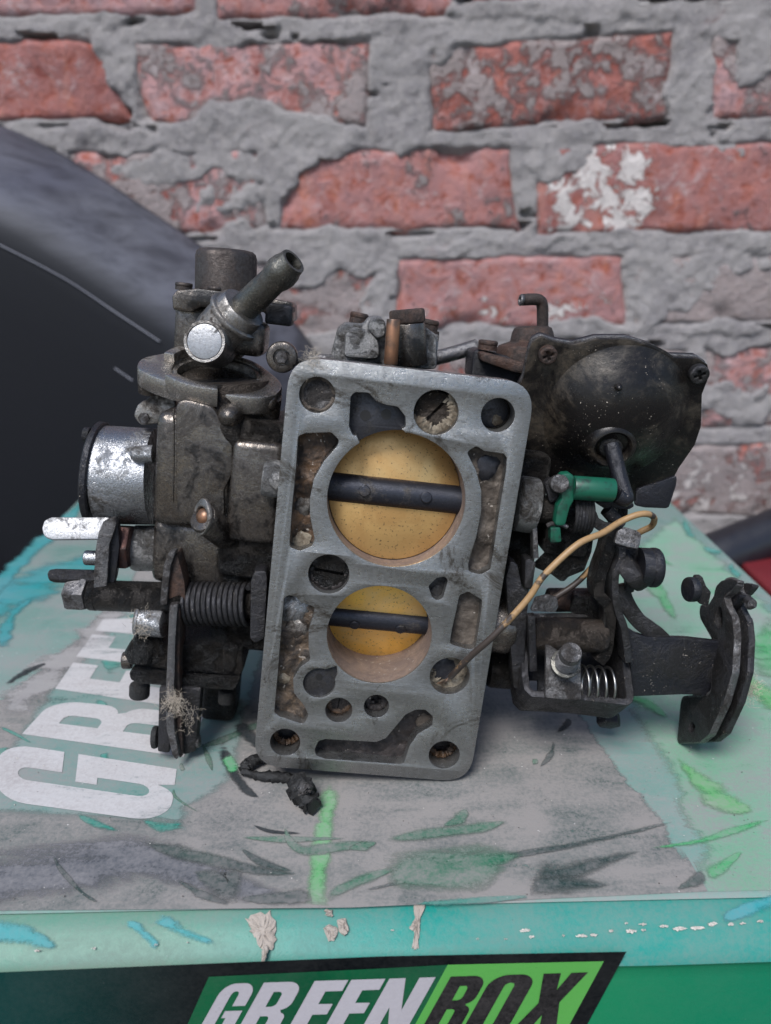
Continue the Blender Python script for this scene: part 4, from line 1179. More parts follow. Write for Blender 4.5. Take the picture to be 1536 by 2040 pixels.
# ring flange on the neck, open upward
RF = Frame(L(418, 738, 40), (1, 0, -.02), (0, math.cos(math.radians(17)), math.sin(math.radians(17))))
ring_out = smooth_loop([(-27, -3), (-24, -9), (-14, -15), (0, -19), (16, -20), (25, -17), (28.5, -10), (28, -2), (22, 8), (14, 17), (2, 21), (-12, 19), (-22, 10), (-26.5, 4)], 4)
prism('choke_ring', RF, ring_out, -7.5, 0, M_['ring'], carb, 1.0, [circle((3, 0), 17.0, 48)])
ring = [o for o in carb.children if o.name.startswith('choke_ring')][0]
def arcseg(r0, r1, a0, a1, n=16, c=(3, 0)):
    o_ = [(c[0] + r1 * math.cos(math.radians(a0 + (a1 - a0) * i / n)), c[1] + r1 * math.sin(math.radians(a0 + (a1 - a0) * i / n))) for i in range(n + 1)]
    i_ = [(c[0] + r0 * math.cos(math.radians(a1 - (a1 - a0) * i / n)), c[1] + r0 * math.sin(math.radians(a1 - (a1 - a0) * i / n))) for i in range(n + 1)]
    return o_ + i_
prism('ring_lip', RF, arcseg(17.8, 22.4, 222, 280), -5, 2.4, M_['ring'], ring, .5)
prism('ring_lip', RF, arcseg(17.5, 21.5, 70, 172), -.2, 3.6, M_['ring'], ring, .5)
prism('ring_inner', RF, arcseg(15.2, 17.2, 0, 359.5, 48), -6, -1.0, M_['ring'], ring, .3)
lathe('ring_well', RF.pt(3, 0, -5.5), RF.pt(3, 0, 0), [(0, 0), (0, 17), (1, 17), (1.6, 12), (1, 10), (.6, 0)], M_['brown_cast'], ring, 40)
for (sx, sy, sr) in ((-22.5, -3, 4.2), (24.5, -11, 4.6)):
    lathe('ring_lug', RF.pt(sx, sy, -11), RF.pt(sx, sy, 0), [(0, 0), (0, sr), (8, sr + .3), (8.5, 0)], M_['brown_cast'], ring, 24)
pbox('ring_web', 352, 778, 552, 812, 25, 52, M_['brown_cast'], ring, 2.5)
# bright thermostat drum with its dark end cap
a = L(205, 946, 46); b = L(310, 950, 46)
rd = mmr(250, 948, 46, 98)
drum = lathe('thermostat_drum', a, b, [(0, 0), (0, rd), (.6, rd), ((b - a).length, rd * .98), ((b - a).length, 0)], M_['bright'], carb, 56)
cap = lathe('end_cap', a + Vector((-3.2, 0, 0)), a, [(0, 0), (0, rd + .6), (.6, rd + 1.4), (2.6, rd + 1.4), (3.15, rd + .8), (3.15, 0)], M_['dark_paint'], drum, 56)
cyl('cap_screw', a + Vector((-5.5, -8, rd * .86)), a + Vector((-3, -8, rd * .86)), 3.0, M_['dark_paint'], drum, .5)
p0 = L(262, 905, 46); 
lathe('drum_rib', L(258, 905, 28.5), L(308, 905, 28.5), [(0, 0), (.8, 2.2), (2.6, 3.3), (9, 3.6), (10, 0)], M_['bright'], drum, 24)
# ear with screw, above the drum
pplate('casting_ear', z1([(560, 1010), (585, 950), (640, 915), (700, 868), (790, 900), (800, 1000), (760, 1040), (660, 1060), (600, 1065)]), 40, 48, M_['zinc'], carb, 1.2, r=3)
q = z1([(625, 1022)])[0]; screw(L(q[0], q[1], 40), (0, -1, 0), 2.3, 1.6, M_['edge_steel'], carb, 'hex')
# copper ball in its slanting boss
q = L(408, 1036, 14)
cb = cyl('ball_boss', L(452, 1068, 24), L(403, 1030, 13), 5.6, M_['brown_cast'], carb, .8)
fr = axis_frame(L(402, 1030, 12.8), (-.72, -.66, .1))
prism('boss_lip', fr, smooth_loop([(-5.6, 0), (-3.5, -5), (0, -7.4), (3.5, -5), (5.8, 0), (3.4, 5), (0, 7.2), (-3.4, 5)], 4), -1.2, .5, M_['zinc'], cb, .4, [circle((0, 0), 3.9, 24)])
lathe('copper_ball', fr.pt(0, 0, -3.5), fr.pt(0, 0, 2.0), [(0, 0), (0, 3.2), (2, 3.6), (3.6, 3.1), (4.7, 1.9), (5.2, 0)], M_['copper'], cb, 24)
pbox('lower_casting', 300, 1040, 450, 1170, 26, 58, M_['brown_cast'], carb, 4)
cyl('lower_boss', L(262, 1092, 42), L(345, 1092, 42), mmr(300, 1092, 42, 46), M_['rough_alu'], carb, 2)
n0 = L(228, 1088, 36); n1 = L(264, 1090, 36)
screw(n1, n0 - n1, mmr(240, 1090, 40, 46), (n1 - n0).length, M_['bronze_screw'], carb, 'hex', .2, 'hex_plug')
rbox('oily_wall', (-52, 42, 70), (34, 30, 40), M_['oily'], carb, 4)

# --- fuel inlet block with hose barb, top left
U0 = 62
cp = L(450, 590, U0); ct = L(451, 497, U0); rc = mmr(450, 540, U0, 61)
hh = (ct - cp).length
capo = lathe('inlet_cap', cp, ct, [(0, 0), (0, rc), (hh - 3, rc * .985), (hh - 1.4, rc * .95), (hh - .4, rc * .86), (hh, rc * .7), (hh + .2, 0)], M_['cap'], carb, 48)
pplate('valve_flange', [(342, 590), (352, 578), (395, 574), (505, 588), (548, 596), (582, 602), (584, 640), (560, 648), (530, 640), (528, 622), (470, 618), (400, 612), (380, 622), (344, 618)], 46, 76, M_['brown_cast'], carb, 1.0, r=1.5)
fl = [o for o in carb.children if o.name.startswith('valve_flange')][0]
for (x, y) in ((366, 576), (430, 584)):
    p = L(x, y, 52); screw(p + Vector((0, 0, -.5)), (0, 0, 1), 3.4, 3.0, M_['cap'], fl, 'slot', .5)
pbox('valve_body', 345, 612, 470, 720, 50, 76, M_['brown_cast'], carb, 2.5)
pbox('valve_arm', 528, 606, 582, 648, 44, 60, M_['black_steel'], fl, 1.2)
e0 = L(432, 672, 44); e1 = L(487, 612, 38); e2 = L(592, 512, 25)
ax_ = (e1 - e0).normalized()
elbow = lathe('inlet_elbow', e0 - ax_ * 4, e1, [(0, 0), (0, 9.4), (6, 10.2), (12, 10.2), ((e1 - e0).length + 2.5, 9.6), ((e1 - e0).length + 4, 8.8), ((e1 - e0).length + 4, 0)], M_['zinc'], carb, 40)
cyl('collar', e1 - ax_ * 6.5, e1 - ax_ * 4.2, 11.4, M_['zinc'], elbow, .7, 40)
pbox('elbow_foot', 462, 640, 527, 710, 36, 58, M_['brown_cast'], elbow, 3)
bl_ = (e2 - e1).length
lathe('hose_barb', e1 - ax_ * 2, e1 - ax_ * 2 + (e2 - e1), [(0, 0), (0, 5.6), (bl_ * .62, 5.2), (bl_ * .70, 5.9), (bl_ * .78, 6.3), (bl_ * .86, 6.0), (bl_ * .93, 5.2), (bl_, 4.9), (bl_, 3.7), (bl_ * .55, 3.5), (bl_ * .55, 0)], M_['brass_old'], elbow, 36)
pc = L(407, 680, 25)
pd = Vector((-.10, -.98, .16)).normalized()
rp = mmr(407, 680, 25, 43)
pb_ = lathe('plug_boss', pc - pd * 18, pc, [(0, 0), (0, rp), (17.2, rp), (18, rp * .96), (18, rp * .84), (17.2, rp * .84), (17.2, 0)], M_['zinc'], elbow, 44)
lathe('core_plug', pc - pd * 1.2, pc, [(0, 0), (0, rp * .83), (1.0, rp * .8), (1.3, rp * .6), (1.35, 0)], M_['plug'], elbow, 40)
ey = L(561, 712, 24)
eye = lathe('lug_screw', ey + Vector((0, 8, 0)), ey, [(0, 0), (0, 5.6), (6.6, 5.8), (7.6, 5.4), (8, 4.6), (8, 3.2), (6.8, 3.0), (6.8, 0)], M_['brown_cast'], carb, 32)
screw(ey + Vector((0, 1.6, 0)), (0, -1, 0), 2.4, 2.0, M_['edge_steel'], eye, 'hex')
tube('vent_pipe', [L(575, 722, 34), L(620, 716, 34), L(680, 712, 36)], 1.6, M_['edge_steel'], carb)

# --- top centre: sand-cast valve block, banjo bolt, copper stub and screws
vb = pplate('valve_block', z3([(400, 350), (440, 190), (480, 160), (570, 165), (600, 130), (660, 125), (690, 170), (880, 175), (950, 225), (950, 400), (400, 400)]), 34, 60, M_['rough_alu'], carb, 1.8, r=2)
pplate('block_rib', z3([(470, 340), (480, 220), (520, 180), (600, 200), (650, 250), (660, 350)]), 30, 36, M_['rough_alu'], vb, 1.6, r=2.5)
pplate('block_rib', z3([(590, 190), (610, 140), (650, 130), (685, 150), (690, 230), (640, 250)]), 29, 36, M_['rough_alu'], vb, 2.0, r=2.5)
t0 = z3([(815, 380)])[0]; t1 = z3([(800, 165)])[0]
hb0 = L(t0[0], t0[1], 30); hb1 = L(t1[0], t1[1], 30)
cyl('bolt_column', hb0, hb1, mmr(*t1, 30, 34), M_['brown_cast'], vb, .6, 36)
screw(hb1, hb1 - hb0, mmr(*t1, 30, 39), 5.2, M_['rust'], vb, 'hex', .35, 'hex_bolt')
s0 = z3([(712, 375)])[0]; s1 = z3([(728, 143)])[0]
cyl('copper_stub', L(*s0, 20), L(*s1, 20), mmr(*s1, 20, 14), M_['copper'], vb, .4, 20)
for (x, y, r) in ((545, 150, 18), (905, 185, 17)):
    q = z3([(x, y)])[0]; b_ = L(q[0], q[1] + 6, 42)
    cyl('washer', b_ + Vector((0, 0, -3.5)), b_, 4.4, M_['rust'], vb, .3, 24)
    screw(b_, (0.08, 0, 1), 3.6, 4.2, M_['rust'], vb, 'slot', .4)
q = z3([(930, 300)])[0]
pbox('block_side', 843, 665, 872, 728, 36, 58, M_['bright'], vb, .8)
tube('back_pipe', [L(860, 715, 70), L(900, 705, 72), L(950, 690, 75)], 3.2, M_['edge_steel'], carb)

# --- vacuum diaphragm at the right
tl_ = math.radians(19)
DF = Frame(L(1205, 850, 26), (1, 0, 0), (0, -math.sin(tl_), math.cos(tl_)))
d_out = z5([(372, 340), (388, 292), (430, 268), (500, 292), (590, 307), (700, 278), (850, 278), (960, 312), (1065, 367), (1190, 372), (1232, 402), (1238, 460), (1205, 545), (1200, 700), (1170, 790), (1092, 902), (1050, 985), (960, 1060), (800, 1060), (560, 1040), (330, 960), (240, 760), (300, 560), (345, 470)])
dm_out = fillet(DF.pxs(d_out), 2.0, 3)
dia = prism('diaphragm_cover', DF, dm_out, -1.4, 0, M_['dome'], carb, .35)
prism('gasket', DF, inset(dm_out, -.5), -2.4, -1.45, M_['black'], dia, .2)
prism('diaphragm_back', DF, inset(dm_out, .1), -4.2, -2.5, M_['edge_steel'], dia, .4)
prism('cover_layer', DF, inset(dm_out, -.3), -6.2, -4.3, M_['dark_paint'], dia, .4)
dc = DF.px(z5([(790, 640)])[0]); dr = 25.0
lathe('cover_dome', DF.pt(dc[0], dc[1], -.5), DF.pt(dc[0], dc[1], 10), [(0, dr + 4), (.6, dr + 2.6), (1.6, dr + 1), (3.4, dr - 1.2), (6.0, dr - 4.6), (8.6, dr - 8.4), (10.6, dr - 12.6), (12.0, dr - 17.4), (12.7, dr - 22), (12.8, 0)], M_['dome'], dia, 64)
sc = DF.px(z5([(778, 815)])[0], 14)
lathe('rod_socket', DF.pt(sc[0], sc[1], 1.2), DF.pt(sc[0], sc[1], 14), [(0, 12.5), (7.0, 11), (10.0, 9.4), (11.6, 8.2), (12.0, 7.2), (11.4, 6.4), (8.0, 5.6), (8.0, 0)], M_['dome'], dia, 40)
lathe('rod_seal', DF.pt(sc[0], sc[1], 8.7), DF.pt(sc[0], sc[1], 15), [(0, 4.9), (2.4, 4.6), (3.4, 3.4), (3.6, 0)], M_['black'], dia, 28)
for q, r in ((z5([(462, 355)])[0], 18.5), (z5([(1188, 447)])[0], 19.5), (z5([(958, 1050)])[0], 17)):
    c_ = DF.px(q, 1.5)
    screw(DF.pt(c_[0], c_[1], 0), DF.n, mmr(*q, 20, r), 3.0, M_['rust'] if r < 19 else M_['black_steel'], dia, 'cross', .5)
nub = DF.px(z5([(812, 525)])[0], 13)
lathe('cover_nib', DF.pt(*nub, 10), DF.pt(*nub, 13), [(0, 1.4), (1.5, 1.1), (2.2, .6), (2.4, 0)], M_['dome'], dia, 14)
pplate('cover_tab', z5([(1000, 965), (1086, 932), (1080, 985), (1046, 1088), (1030, 1094), (930, 1090), (880, 1080), (890, 1000)]), 17, 18.6, M_['dark_paint'], dia, .3, r=1.5)
r0 = z5([(768, 785)])[0]; r1 = z5([(812, 960)])[0]; r2 = z5([(835, 1035)])[0]; r3 = z5([(795, 1030)])[0]
rod = tube('pull_rod', [L(*r0, 14), L(*r1, 8), L(*r2, 5.5), L(r2[0] - 2, r2[1] + 5, 5), L(*r3, 5)], 3.0, M_['dark_paint'], carb, 16, n=6)
# small diaphragm behind with its bent vacuum pipe
sd_ = pplate('small_diaphragm', z5([(95, 440), (105, 335), (140, 325), (230, 350), (360, 385), (420, 420), (420, 500), (100, 500)]), 52, 72, M_['dark_paint'], carb, 1.0, r=1.5)
pplate('diaphragm_rim', z5([(135, 345), (150, 338), (380, 400), (420, 430), (420, 455), (300, 440), (140, 385)]), 46, 53, M_['rust'], sd_, 1.0, r=2)
c0 = z5([(385, 350)])[0]
lathe('diaphragm_cap', L(c0[0], c0[1] + 20, 62), L(c0[0] + 2, c0[1] - 56, 62), [(0, 0), (0, 15), (6, 15.2), (7.9, 14.2), (8.7, 12), (9.5, 9.4), (13, 8.6), (14.8, 7.8), (15.6, 6), (15.8, 0)], M_['rust'], sd_, 40)
vt = z5([(437, 270), (437, 180), (436, 120), (425, 95), (400, 88), (340, 90)])
V, Fc = tube_mesh(spline([L(x, y, 62 - i * .6) for i, (x, y) in enumerate(vt)], 5), 2.4, 14)
mk('vacuum_pipe', V, Fc, M_['rust'], sd_, 50)
e_ = L(*z5([(333, 91)])[0], 58)
lathe('pipe_bore', e_ + Vector((.9, 0, 0)), e_ + Vector((-.9, -.2, 0)), [(0, 0), (0, 2.0), (1.0, 2.5), (1.5, 2.1), (1.5, 1.3), (.6, 1.1), (.6, 0)], M_['edge_steel'], sd_, 16)
q = z5([(170, 325)])[0]; screw(L(q[0], q[1] + 3, 52), (0, 0, 1), 4.0, 4.0, M_['rust'], sd_, 'slot', .3)

# --- throttle shaft end, green cam lever and spring seats
cyl('shaft_boss', L(1028, 1002, 17), L(1067, 1008, 17), mmr(1050, 1005, 17, 56), M_['rough_alu'], carb, 1.2, 40)
cyl('shaft_end', L(1062, 1012, 15), L(1106, 1016, 15), 5.4, M_['oily'], carb, .6)
pplate('shaft_lever', z6([(375, 110), (395, 85), (440, 90), (450, 60), (475, 70), (470, 170), (440, 200), (400, 210)]), 9, 12, M_['black_steel'], carb, .3, r=1)
gl = pplate('green_lever', z6([(450, 85), (465, 62), (505, 58), (528, 75), (525, 200), (505, 235), (480, 330), (425, 330), (440, 230), (462, 190)]), 3, 8, M_['green'], carb, .8, r=1.5)
g0 = L(*z6([(515, 132)])[0], 5.5); g1_ = L(*z6([(728, 146)])[0], 5.5)
cyl('green_sleeve', g0, g1_, mmr(1180, 975, 5, 24), M_['green'], gl, .6, 28)
pplate('green_tip', z6([(405, 340), (455, 335), (462, 412), (404, 418)]), 4, 8, M_['green'], gl, .4, r=.8)
cyl('lever_pin', L(*z6([(452, 112)])[0], 2.2), L(*z6([(440, 112)])[0], 9), 3.4, M_['edge_steel'], gl, .5, 18)
tube('return_wire', [L(*p, 6) for p in z6([(385, 330), (410, 318), (460, 322), (490, 335)])], .9, M_['edge_steel'], carb, 8)
coil('return_spring', L(*z6([(505, 260)])[0], 13), L(*z6([(600, 262)])[0], 13), 7.5, .9, 6, M_['black_steel'], carb)
pbox('link_block', 1090, 1010, 1180, 1110, 14, 30, M_['oily'], carb, 2)
pplate('link_plate', z7([(440, 480), (700, 330), (880, 330), (860, 480), (790, 660), (640, 720), (600, 760), (560, 760), (480, 700), (300, 620)]), 16, 19, M_['oily'], carb, .5, r=1)
pplate('side_plate', z7([(290, 180), (335, 200), (355, 540), (300, 545)]), 9, 14, M_['edge_steel'], carb, .4)
pplate('link_strap', z6([(640, 215), (650, 205), (830, 212), (835, 230), (810, 245), (680, 240)]), 10, 14, M_['black_steel'], carb, .4, r=.8)
pplate('link_strap', z6([(755, 235), (805, 240), (800, 300), (745, 290)]), 14, 18, M_['oily'], carb, .5, r=1)
tube('link_rod', [L(*p, 11) for p in z6([(690, 245), (725, 285), (760, 330)])], 2.6, M_['black_steel'], carb, 12)
# clamp arm with its bent tab
ca = pplate('clamp_arm', z7([(840, 120), (900, 80), (930, 160), (1000, 200), (1120, 215), (1160, 235), (1100, 330), (1075, 400), (1000, 320), (900, 260), (840, 200)]), 5.5, 7.5, M_['black_steel'], carb, .4, r=1)
tf = Frame(L(1250, 1070, 0), (1, 0, -.08), (0, .35, .94))
prism('clamp_tab', tf, fillet(tf.pxs(z7([(1072, 395), (1110, 270), (1180, 238), (1300, 275), (1340, 310), (1312, 455), (1200, 430)])), 1.4), -2, 0, M_['edge_steel'], ca, .5)
# vertical levers behind the clamp
def strap(name, pts, w, d, t, mat, parent=carb):
    """flat bent strip: centre line in pixels, width in pixels"""
    P = spline([Vector((x, y, 0)) for x, y in pts], 5); n = len(P); a = []; b = []
    for i, p in enumerate(P):
        tn = (P[min(i + 1, n - 1)] - P[max(i - 1, 0)]).normalized(); q_ = Vector((-tn.y, tn.x, 0))
        a.append((p + q_ * w / 2)); b.append((p - q_ * w / 2))
    return pplate(name, [(v.x, v.y) for v in a] + [(v.x, v.y) for v in reversed(b)], d, d + t, M_[mat], parent, .4)
strap('throttle_lever', z7([(1060, 330), (1020, 500), (950, 700), (930, 880), (1010, 980), (1045, 1080), (1030, 1250), (1000, 1440), (930, 1540)]), 22, 5, 9, 'oily')
strap('stop_lever', z7([(1150, 430), (1150, 560), (1090, 700), (1090, 900), (1120, 1060), (1170, 1200), (1200, 1400), (1215, 1540)]), 15, 3, 9, 'black_steel')
strap('stop_lever', z7([(1150, 800), (1180, 930), (1250, 1060), (1330, 1160), (1440, 1240), (1540, 1320), (1600, 1420)]), 32, 7.6, 3, 'black_steel')
# stop bolt
sb = cyl('stop_bolt', L(*z7([(1180, 690)])[0], 8), L(*z7([(1320, 600)])[0], 6), 8.4, M_['black_steel'], carb, 1.5)
bh0 = L(*z7([(1300, 620)])[0], 5); bh1 = L(*z7([(1500, 630)])[0], 5)
screw(bh0, bh1 - bh0, mmr(1290, 1130, 5, 40), (bh1 - bh0).length, M_['dark_paint'], sb, 'slot', math.radians(90), 'bolt_head')
cyl('stop_nut', L(*z7([(1180, 700)])[0], 8), L(*z7([(1275, 710)])[0], 7), 6.5, M_['dark_paint'], sb, 1, 6)
pplate('bolt_arm', z7([(1110, 460), (1250, 440), (1330, 450), (1310, 520), (1220, 620), (1130, 640)]), 7, 11, M_['black_steel'], sb, .4, r=1)

# --- throttle bracket: tilted pressed tray, open toward the camera
tk = math.radians(46)
TF = Frame(L(1150, 1330, 6), (1, 0, 0), (0, math.sin(tk), math.cos(tk)))
tray_o = TF.pxs(z8([(262, 190), (330, 200), (1240, 180), (1300, 520), (1362, 1000), (1340, 1060), (1290, 1080), (860, 1030), (380, 1000), (310, 930), (285, 800)]))
tray_i = TF.pxs(z8([(335, 240), (1180, 240), (1230, 520), (1288, 1000), (1270, 1015), (870, 975), (400, 935), (365, 900), (350, 780)]))
tray = prism('throttle_bracket', TF, fillet(tray_o, 1.5), -17, 0, M_['black_steel'], carb, .4, [fillet(tray_i, 1.5)])
prism('bracket_floor', TF, fillet(inset(tray_o, -.4), 1.5), -18.5, -17.05, M_['dark_paint'], tray, .3, [TF.pxs(z8([(440, 700), (560, 700), (560, 900), (440, 900)])), TF.pxs(z8([(870, 720), (1000, 720), (960, 900), (900, 900)]))])
pplate('bracket_wing', z6([(175, 600), (200, 505), (235, 530), (260, 650), (300, 680), (285, 770), (260, 1180), (215, 1160), (195, 900)]), 6, 14, M_['black_steel'], tray, .5, r=1)
pplate('bracket_wing', z6([(275, 505), (300, 500), (330, 520), (310, 660), (270, 650)]), 8, 16, M_['black_steel'], tray, .5, r=1)
pplate('top_tab', z6([(300, 770), (330, 700), (395, 685), (440, 700), (445, 745), (430, 775), (350, 770)]), 1.5, 3.5, M_['edge_steel'], tray, .4, r=1)
tb = Frame(L(1127, 1370, -4), (1, 0, 0), (0, .25, .97))
prism('front_tab', tb, fillet(tb.pxs(z8([(520, 505), (560, 510), (640, 560), (850, 560), (858, 1030), (700, 1028), (512, 1010)])), .8), -2.2, 0, M_['edge_steel'], tray, .4)
st0 = L(*z8([(700, 690)])[0], -3.5); st1 = L(*z8([(762, 570)])[0], -13)
stud = cyl('adjuster_stud', st0, st1, 4.0, M_['edge_steel'], tray, .9, 24)
for i in range(6):
    p_ = st0.lerp(st1, .08 + .12 * i); pd_ = (st1 - st0).normalized()
    lathe('thread', p_ - pd_ * .3, p_ + pd_ * .3, [(0, 4.0), (.3, 4.35), (.6, 4.0)], M_['edge_steel'], tray, 24)
cyl('stud_washer', st0 + Vector((0, .2, 0)), st0.lerp(st1, .10), 5.6, M_['brass_old'], tray, .4, 24)
coil('adjuster_spring', L(*z8([(840, 860)])[0], 4), L(*z8([(1140, 880)])[0], 4), 6.6, .55, 3.7, M_['spring'], tray)
cyl('cross_shaft', L(*z8([(390, 390)])[0], 9), L(*z8([(1080, 420)])[0], 9), mmr(1130, 1270, 9, 33), M_['oily_brown'], tray, 1.0, 36)
cyl('lock_bolt', L(*z8([(1110, 1150)])[0], 20), L(*z8([(1115, 1275)])[0], 16), 5.0, M_['dark_paint'], tray, .8, 6)
strap('inner_strap', z8([(380, 230), (390, 500), (400, 760)]), 15, 3, 4, 'black_steel', tray)
cyl('flange_bush', L(965, 1240, 16), L(1020, 1250, 16), 11, M_['brown_cast'], carb, 2)
cyl('flange_bush', L(970, 1330, 22), L(1030, 1335, 22), 8, M_['oily'], carb, 2)
pbox('rear_lug', 1140, 1190, 1215, 1230, 22, 34, M_['oily'], carb, 2)
cyl('rear_rod', L(1090, 1195, 30), L(1200, 1195, 30), 5, M_['rust'], carb, 1)
lathe('rear_knob', L(1172, 1200, 26), L(1210, 1205, 24), [(0, 0), (0, 7), (3, 9), (6, 9.5), (9, 8), (9, 0)], M_['oily'], carb, 24)

# --- throttle arm and cable quadrant (two parallel sectors seen nearly edge-on)
arm = pplate('throttle_arm', z6([(795, 850), (840, 880), (900, 900), (1100, 905), (1235, 920), (1330, 930), (1320, 1190), (1240, 1200), (1075, 1195), (830, 1205), (815, 1050)]), 7, 9.5, M_['dark_paint'], carb, .3, r=1)
def sector(xq, off, nm, mat):
    QF = Frame((xq, 8, 0), (0, 1, 0), (0, 0, 1))        # normal +x, seen from the -x side
    pts = z6([(1278, 612), (1325, 600), (1370, 612), (1330, 660), (1290, 690), (1305, 740), (1335, 800), (1345, 900), (1335, 1080), (1290, 1240), (1215, 1400), (1165, 1440), (1060, 1445), (1052, 1425), (1072, 1210), (1180, 1205), (1228, 1190), (1232, 1000), (1230, 900), (1165, 790), (1170, 730), (1205, 745), (1240, 690), (1250, 640)])
    o_ = fillet(QF.pxs(pts), 4.0, 6)
    hl = smooth_loop(QF.pxs(z6([(1270, 745), (1285, 790), (1280, 850), (1255, 840), (1248, 790)])), 3)
    h2 = smooth_loop(QF.pxs(z6([(1125, 1335), (1145, 1360), (1130, 1388), (1110, 1370)])), 3)
    return QF, o_, hl, h2
x1 = L(*z6([(1300, 1000)])[0], 8).x * .968
QF, o_, hl, h2 = sector(x1, 0, 'cable_quadrant', 'dark_paint')
quad = prism('cable_quadrant', QF, o_, 0, 3.2, M_['black_steel'], carb, .45, [hl, h2])
prism('outer_sector', QF, inset(o_, -1.0), 6.6, 9.4, M_['black_steel'], quad, .45, [inset(h2, .2)])
prism('sector_rim', QF, inset(o_, .12), .15, 3.05, M_['edge_steel'], quad, .2, [inset(o_, -.7)])
prism('sector_core', QF, inset(o_, -6.0), 3.25, 6.55, M_['dark_paint'], quad, .2)
hk = spline([QF.pt(*QF.px(p, 7), 7) for p in z6([(1300, 640), (1330, 615), (1380, 640), (1400, 690), (1440, 730)])], 5)
V, Fc = tube_mesh(hk, 1.9, 10); mk('cable_hook', V, Fc, M_['edge_steel'], quad, 50)
cyl('cable_nipple', L(*z6([(1412, 735)])[0], 6), L(*z6([(1446, 722)])[0], 4), 2.2, M_['edge_steel'], quad, .5, 16)
pplate('sector_stop', z6([(1412, 810), (1445, 800), (1450, 918), (1400, 925), (1395, 870)]), 5, 9, M_['edge_steel'], quad, .5, r=1)
ear_a = pplate('sector_ear', z6([(1150, 590), (1185, 590), (1205, 640), (1230, 670), (1215, 745), (1170, 730), (1150, 690)]), 7, 10, M_['black_steel'], quad, .4, r=1)
cyl('ear_roller', L(*z6([(1105, 655)])[0], 7), L(*z6([(1148, 655)])[0], 7.5), mmr(1370, 1170, 7, 25), M_['dark_paint'], quad, .8, 28)

# --- insulated wire looping from the flange hole over the linkage
wp = [(898, 1348, 3), (912, 1333, -1), (940, 1305, -6), (985, 1265, -10), (1050, 1195, -10), (1085, 1145, -10), (1150, 1085, -8), (1200, 1062, -3), (1235, 1040, 2), (1268, 1026, 3), (1290, 1024, 4), (1303, 1032, 7), (1298, 1048, 11), (1275, 1060, 13), (1240, 1080, 16), (1190, 1120, 18), (1150, 1160, 19), (1112, 1186, 18), (1090, 1200, 16)]
wire = tube('wire', [L(*p) for p in wp], 1.22, M_['wire'], carb, 12)
for i in range(7):
    a = rl.uniform(-1, 1); p_ = L(893, 1350, 4)
    tube('copper_strand', [p_, p_ + Vector((-1.2 + a * 1.5, -.6, -1.6)), p_ + Vector((-1.5 + a * 3.2, .4 + a, -3.4 + abs(a)))], .14, M_['copper'], wire, 5)

# --- choke linkage, lower left
D1 = 22
sh0 = L(150, 1183, 30); sh1 = L(372, 1192, 22)
rs = mmr(280, 1190, 24, 31)
shaft = cyl('choke_shaft', L(196, 1186, 28), sh1, rs, M_['oily'], carb, .8, 36)
hx0 = L(180, 1184, 28.5); hx1 = L(136, 1182, 30)
screw(hx0, hx1 - hx0, mmr(160, 1183, 29, 35), (hx1 - hx0).length, M_['edge_steel'], shaft, 'hex', .3, 'hex_bolt')
cyl('washer', L(181, 1185, 28.4), L(197, 1186, 28), mmr(190, 1186, 28, 31), M_['oily'], shaft, .4, 28)
def sideplate(name, pts, d, t, mat, parent=carb, bev=.35):
    """strip standing across the flange plane: outline traced at its edge, in the y-z plane"""
    xq = L(pts[0][0], pts[0][1], d).x
    q = Frame((xq, d, 0), (0, 1, 0), (0, 0, 1))
    return prism(name, q, fillet(q.pxs(pts), 1.2), -t, 0, M_[mat], parent, bev)
ll = pplate('choke_lever', [(196, 1060), (205, 1040), (228, 1030), (232, 1044), (218, 1085), (214, 1150), (208, 1218), (186, 1216), (186, 1150), (190, 1095)], 24, 28, M_['edge_steel'], carb, .5, r=1)
pplate('lever_cheek', [(218, 1048), (234, 1036), (238, 1090), (230, 1150), (212, 1214), (209, 1214), (214, 1140), (216, 1090)], 26, 30, M_['dark_paint'], ll, .4, r=1)
t_ = Frame(L(150, 1052, 26), (1, 0, 0), (0, .5, .86))
prism('lever_tab', t_, fillet(t_.pxs([(83, 1053), (88, 1036), (102, 1030), (215, 1030), (226, 1036), (214, 1074), (104, 1075), (88, 1070)]), 3.0), -1.8, 0, M_['plug'], ll, .5)
t2 = Frame(L(150, 1142, 30), (1, 0, 0), (0, .9, .42))
prism('lever_tab', t2, fillet(t2.pxs([(94, 1142), (98, 1134), (112, 1132), (196, 1134), (196, 1156), (108, 1153), (97, 1150)]), 2), -2.4, 0, M_['black_steel'], ll, .5)
cyl('lever_stud', L(168, 1111, 30), L(198, 1112, 30), mmr(180, 1111, 30, 15), M_['bright'], ll, .8, 24)
dv = pplate('cam_lever', z2([(712, 545), (730, 400), (755, 335), (800, 320), (770, 400), (752, 545), (750, 620), (710, 620)]), 15, 20, M_['edge_steel'], carb, .6, r=1)
pplate('cam_cheek', z2([(770, 400), (800, 325), (830, 440), (845, 500), (850, 615), (752, 615), (755, 540)]), 17, 32, M_['rust'], dv, .4, r=1)
sp0 = L(372, 1202, 24); sp1 = L(500, 1204, 20)
cyl('spring_core', sp0, L(524, 1206, 20), rs * .9, M_['oily'], carb, .5)
coil('torsion_spring', sp0, sp1, mmr(440, 1202, 20, 40), mmr(440, 1202, 20, 5.2), 12.3, M_['black_steel'], carb, 8)
pplate('spring_anchor', z2([(1205, 490), (1225, 435), (1290, 430), (1296, 480), (1280, 800), (1230, 830), (1200, 800)]), 10, 18, M_['black_steel'], carb, .6, r=1.5)
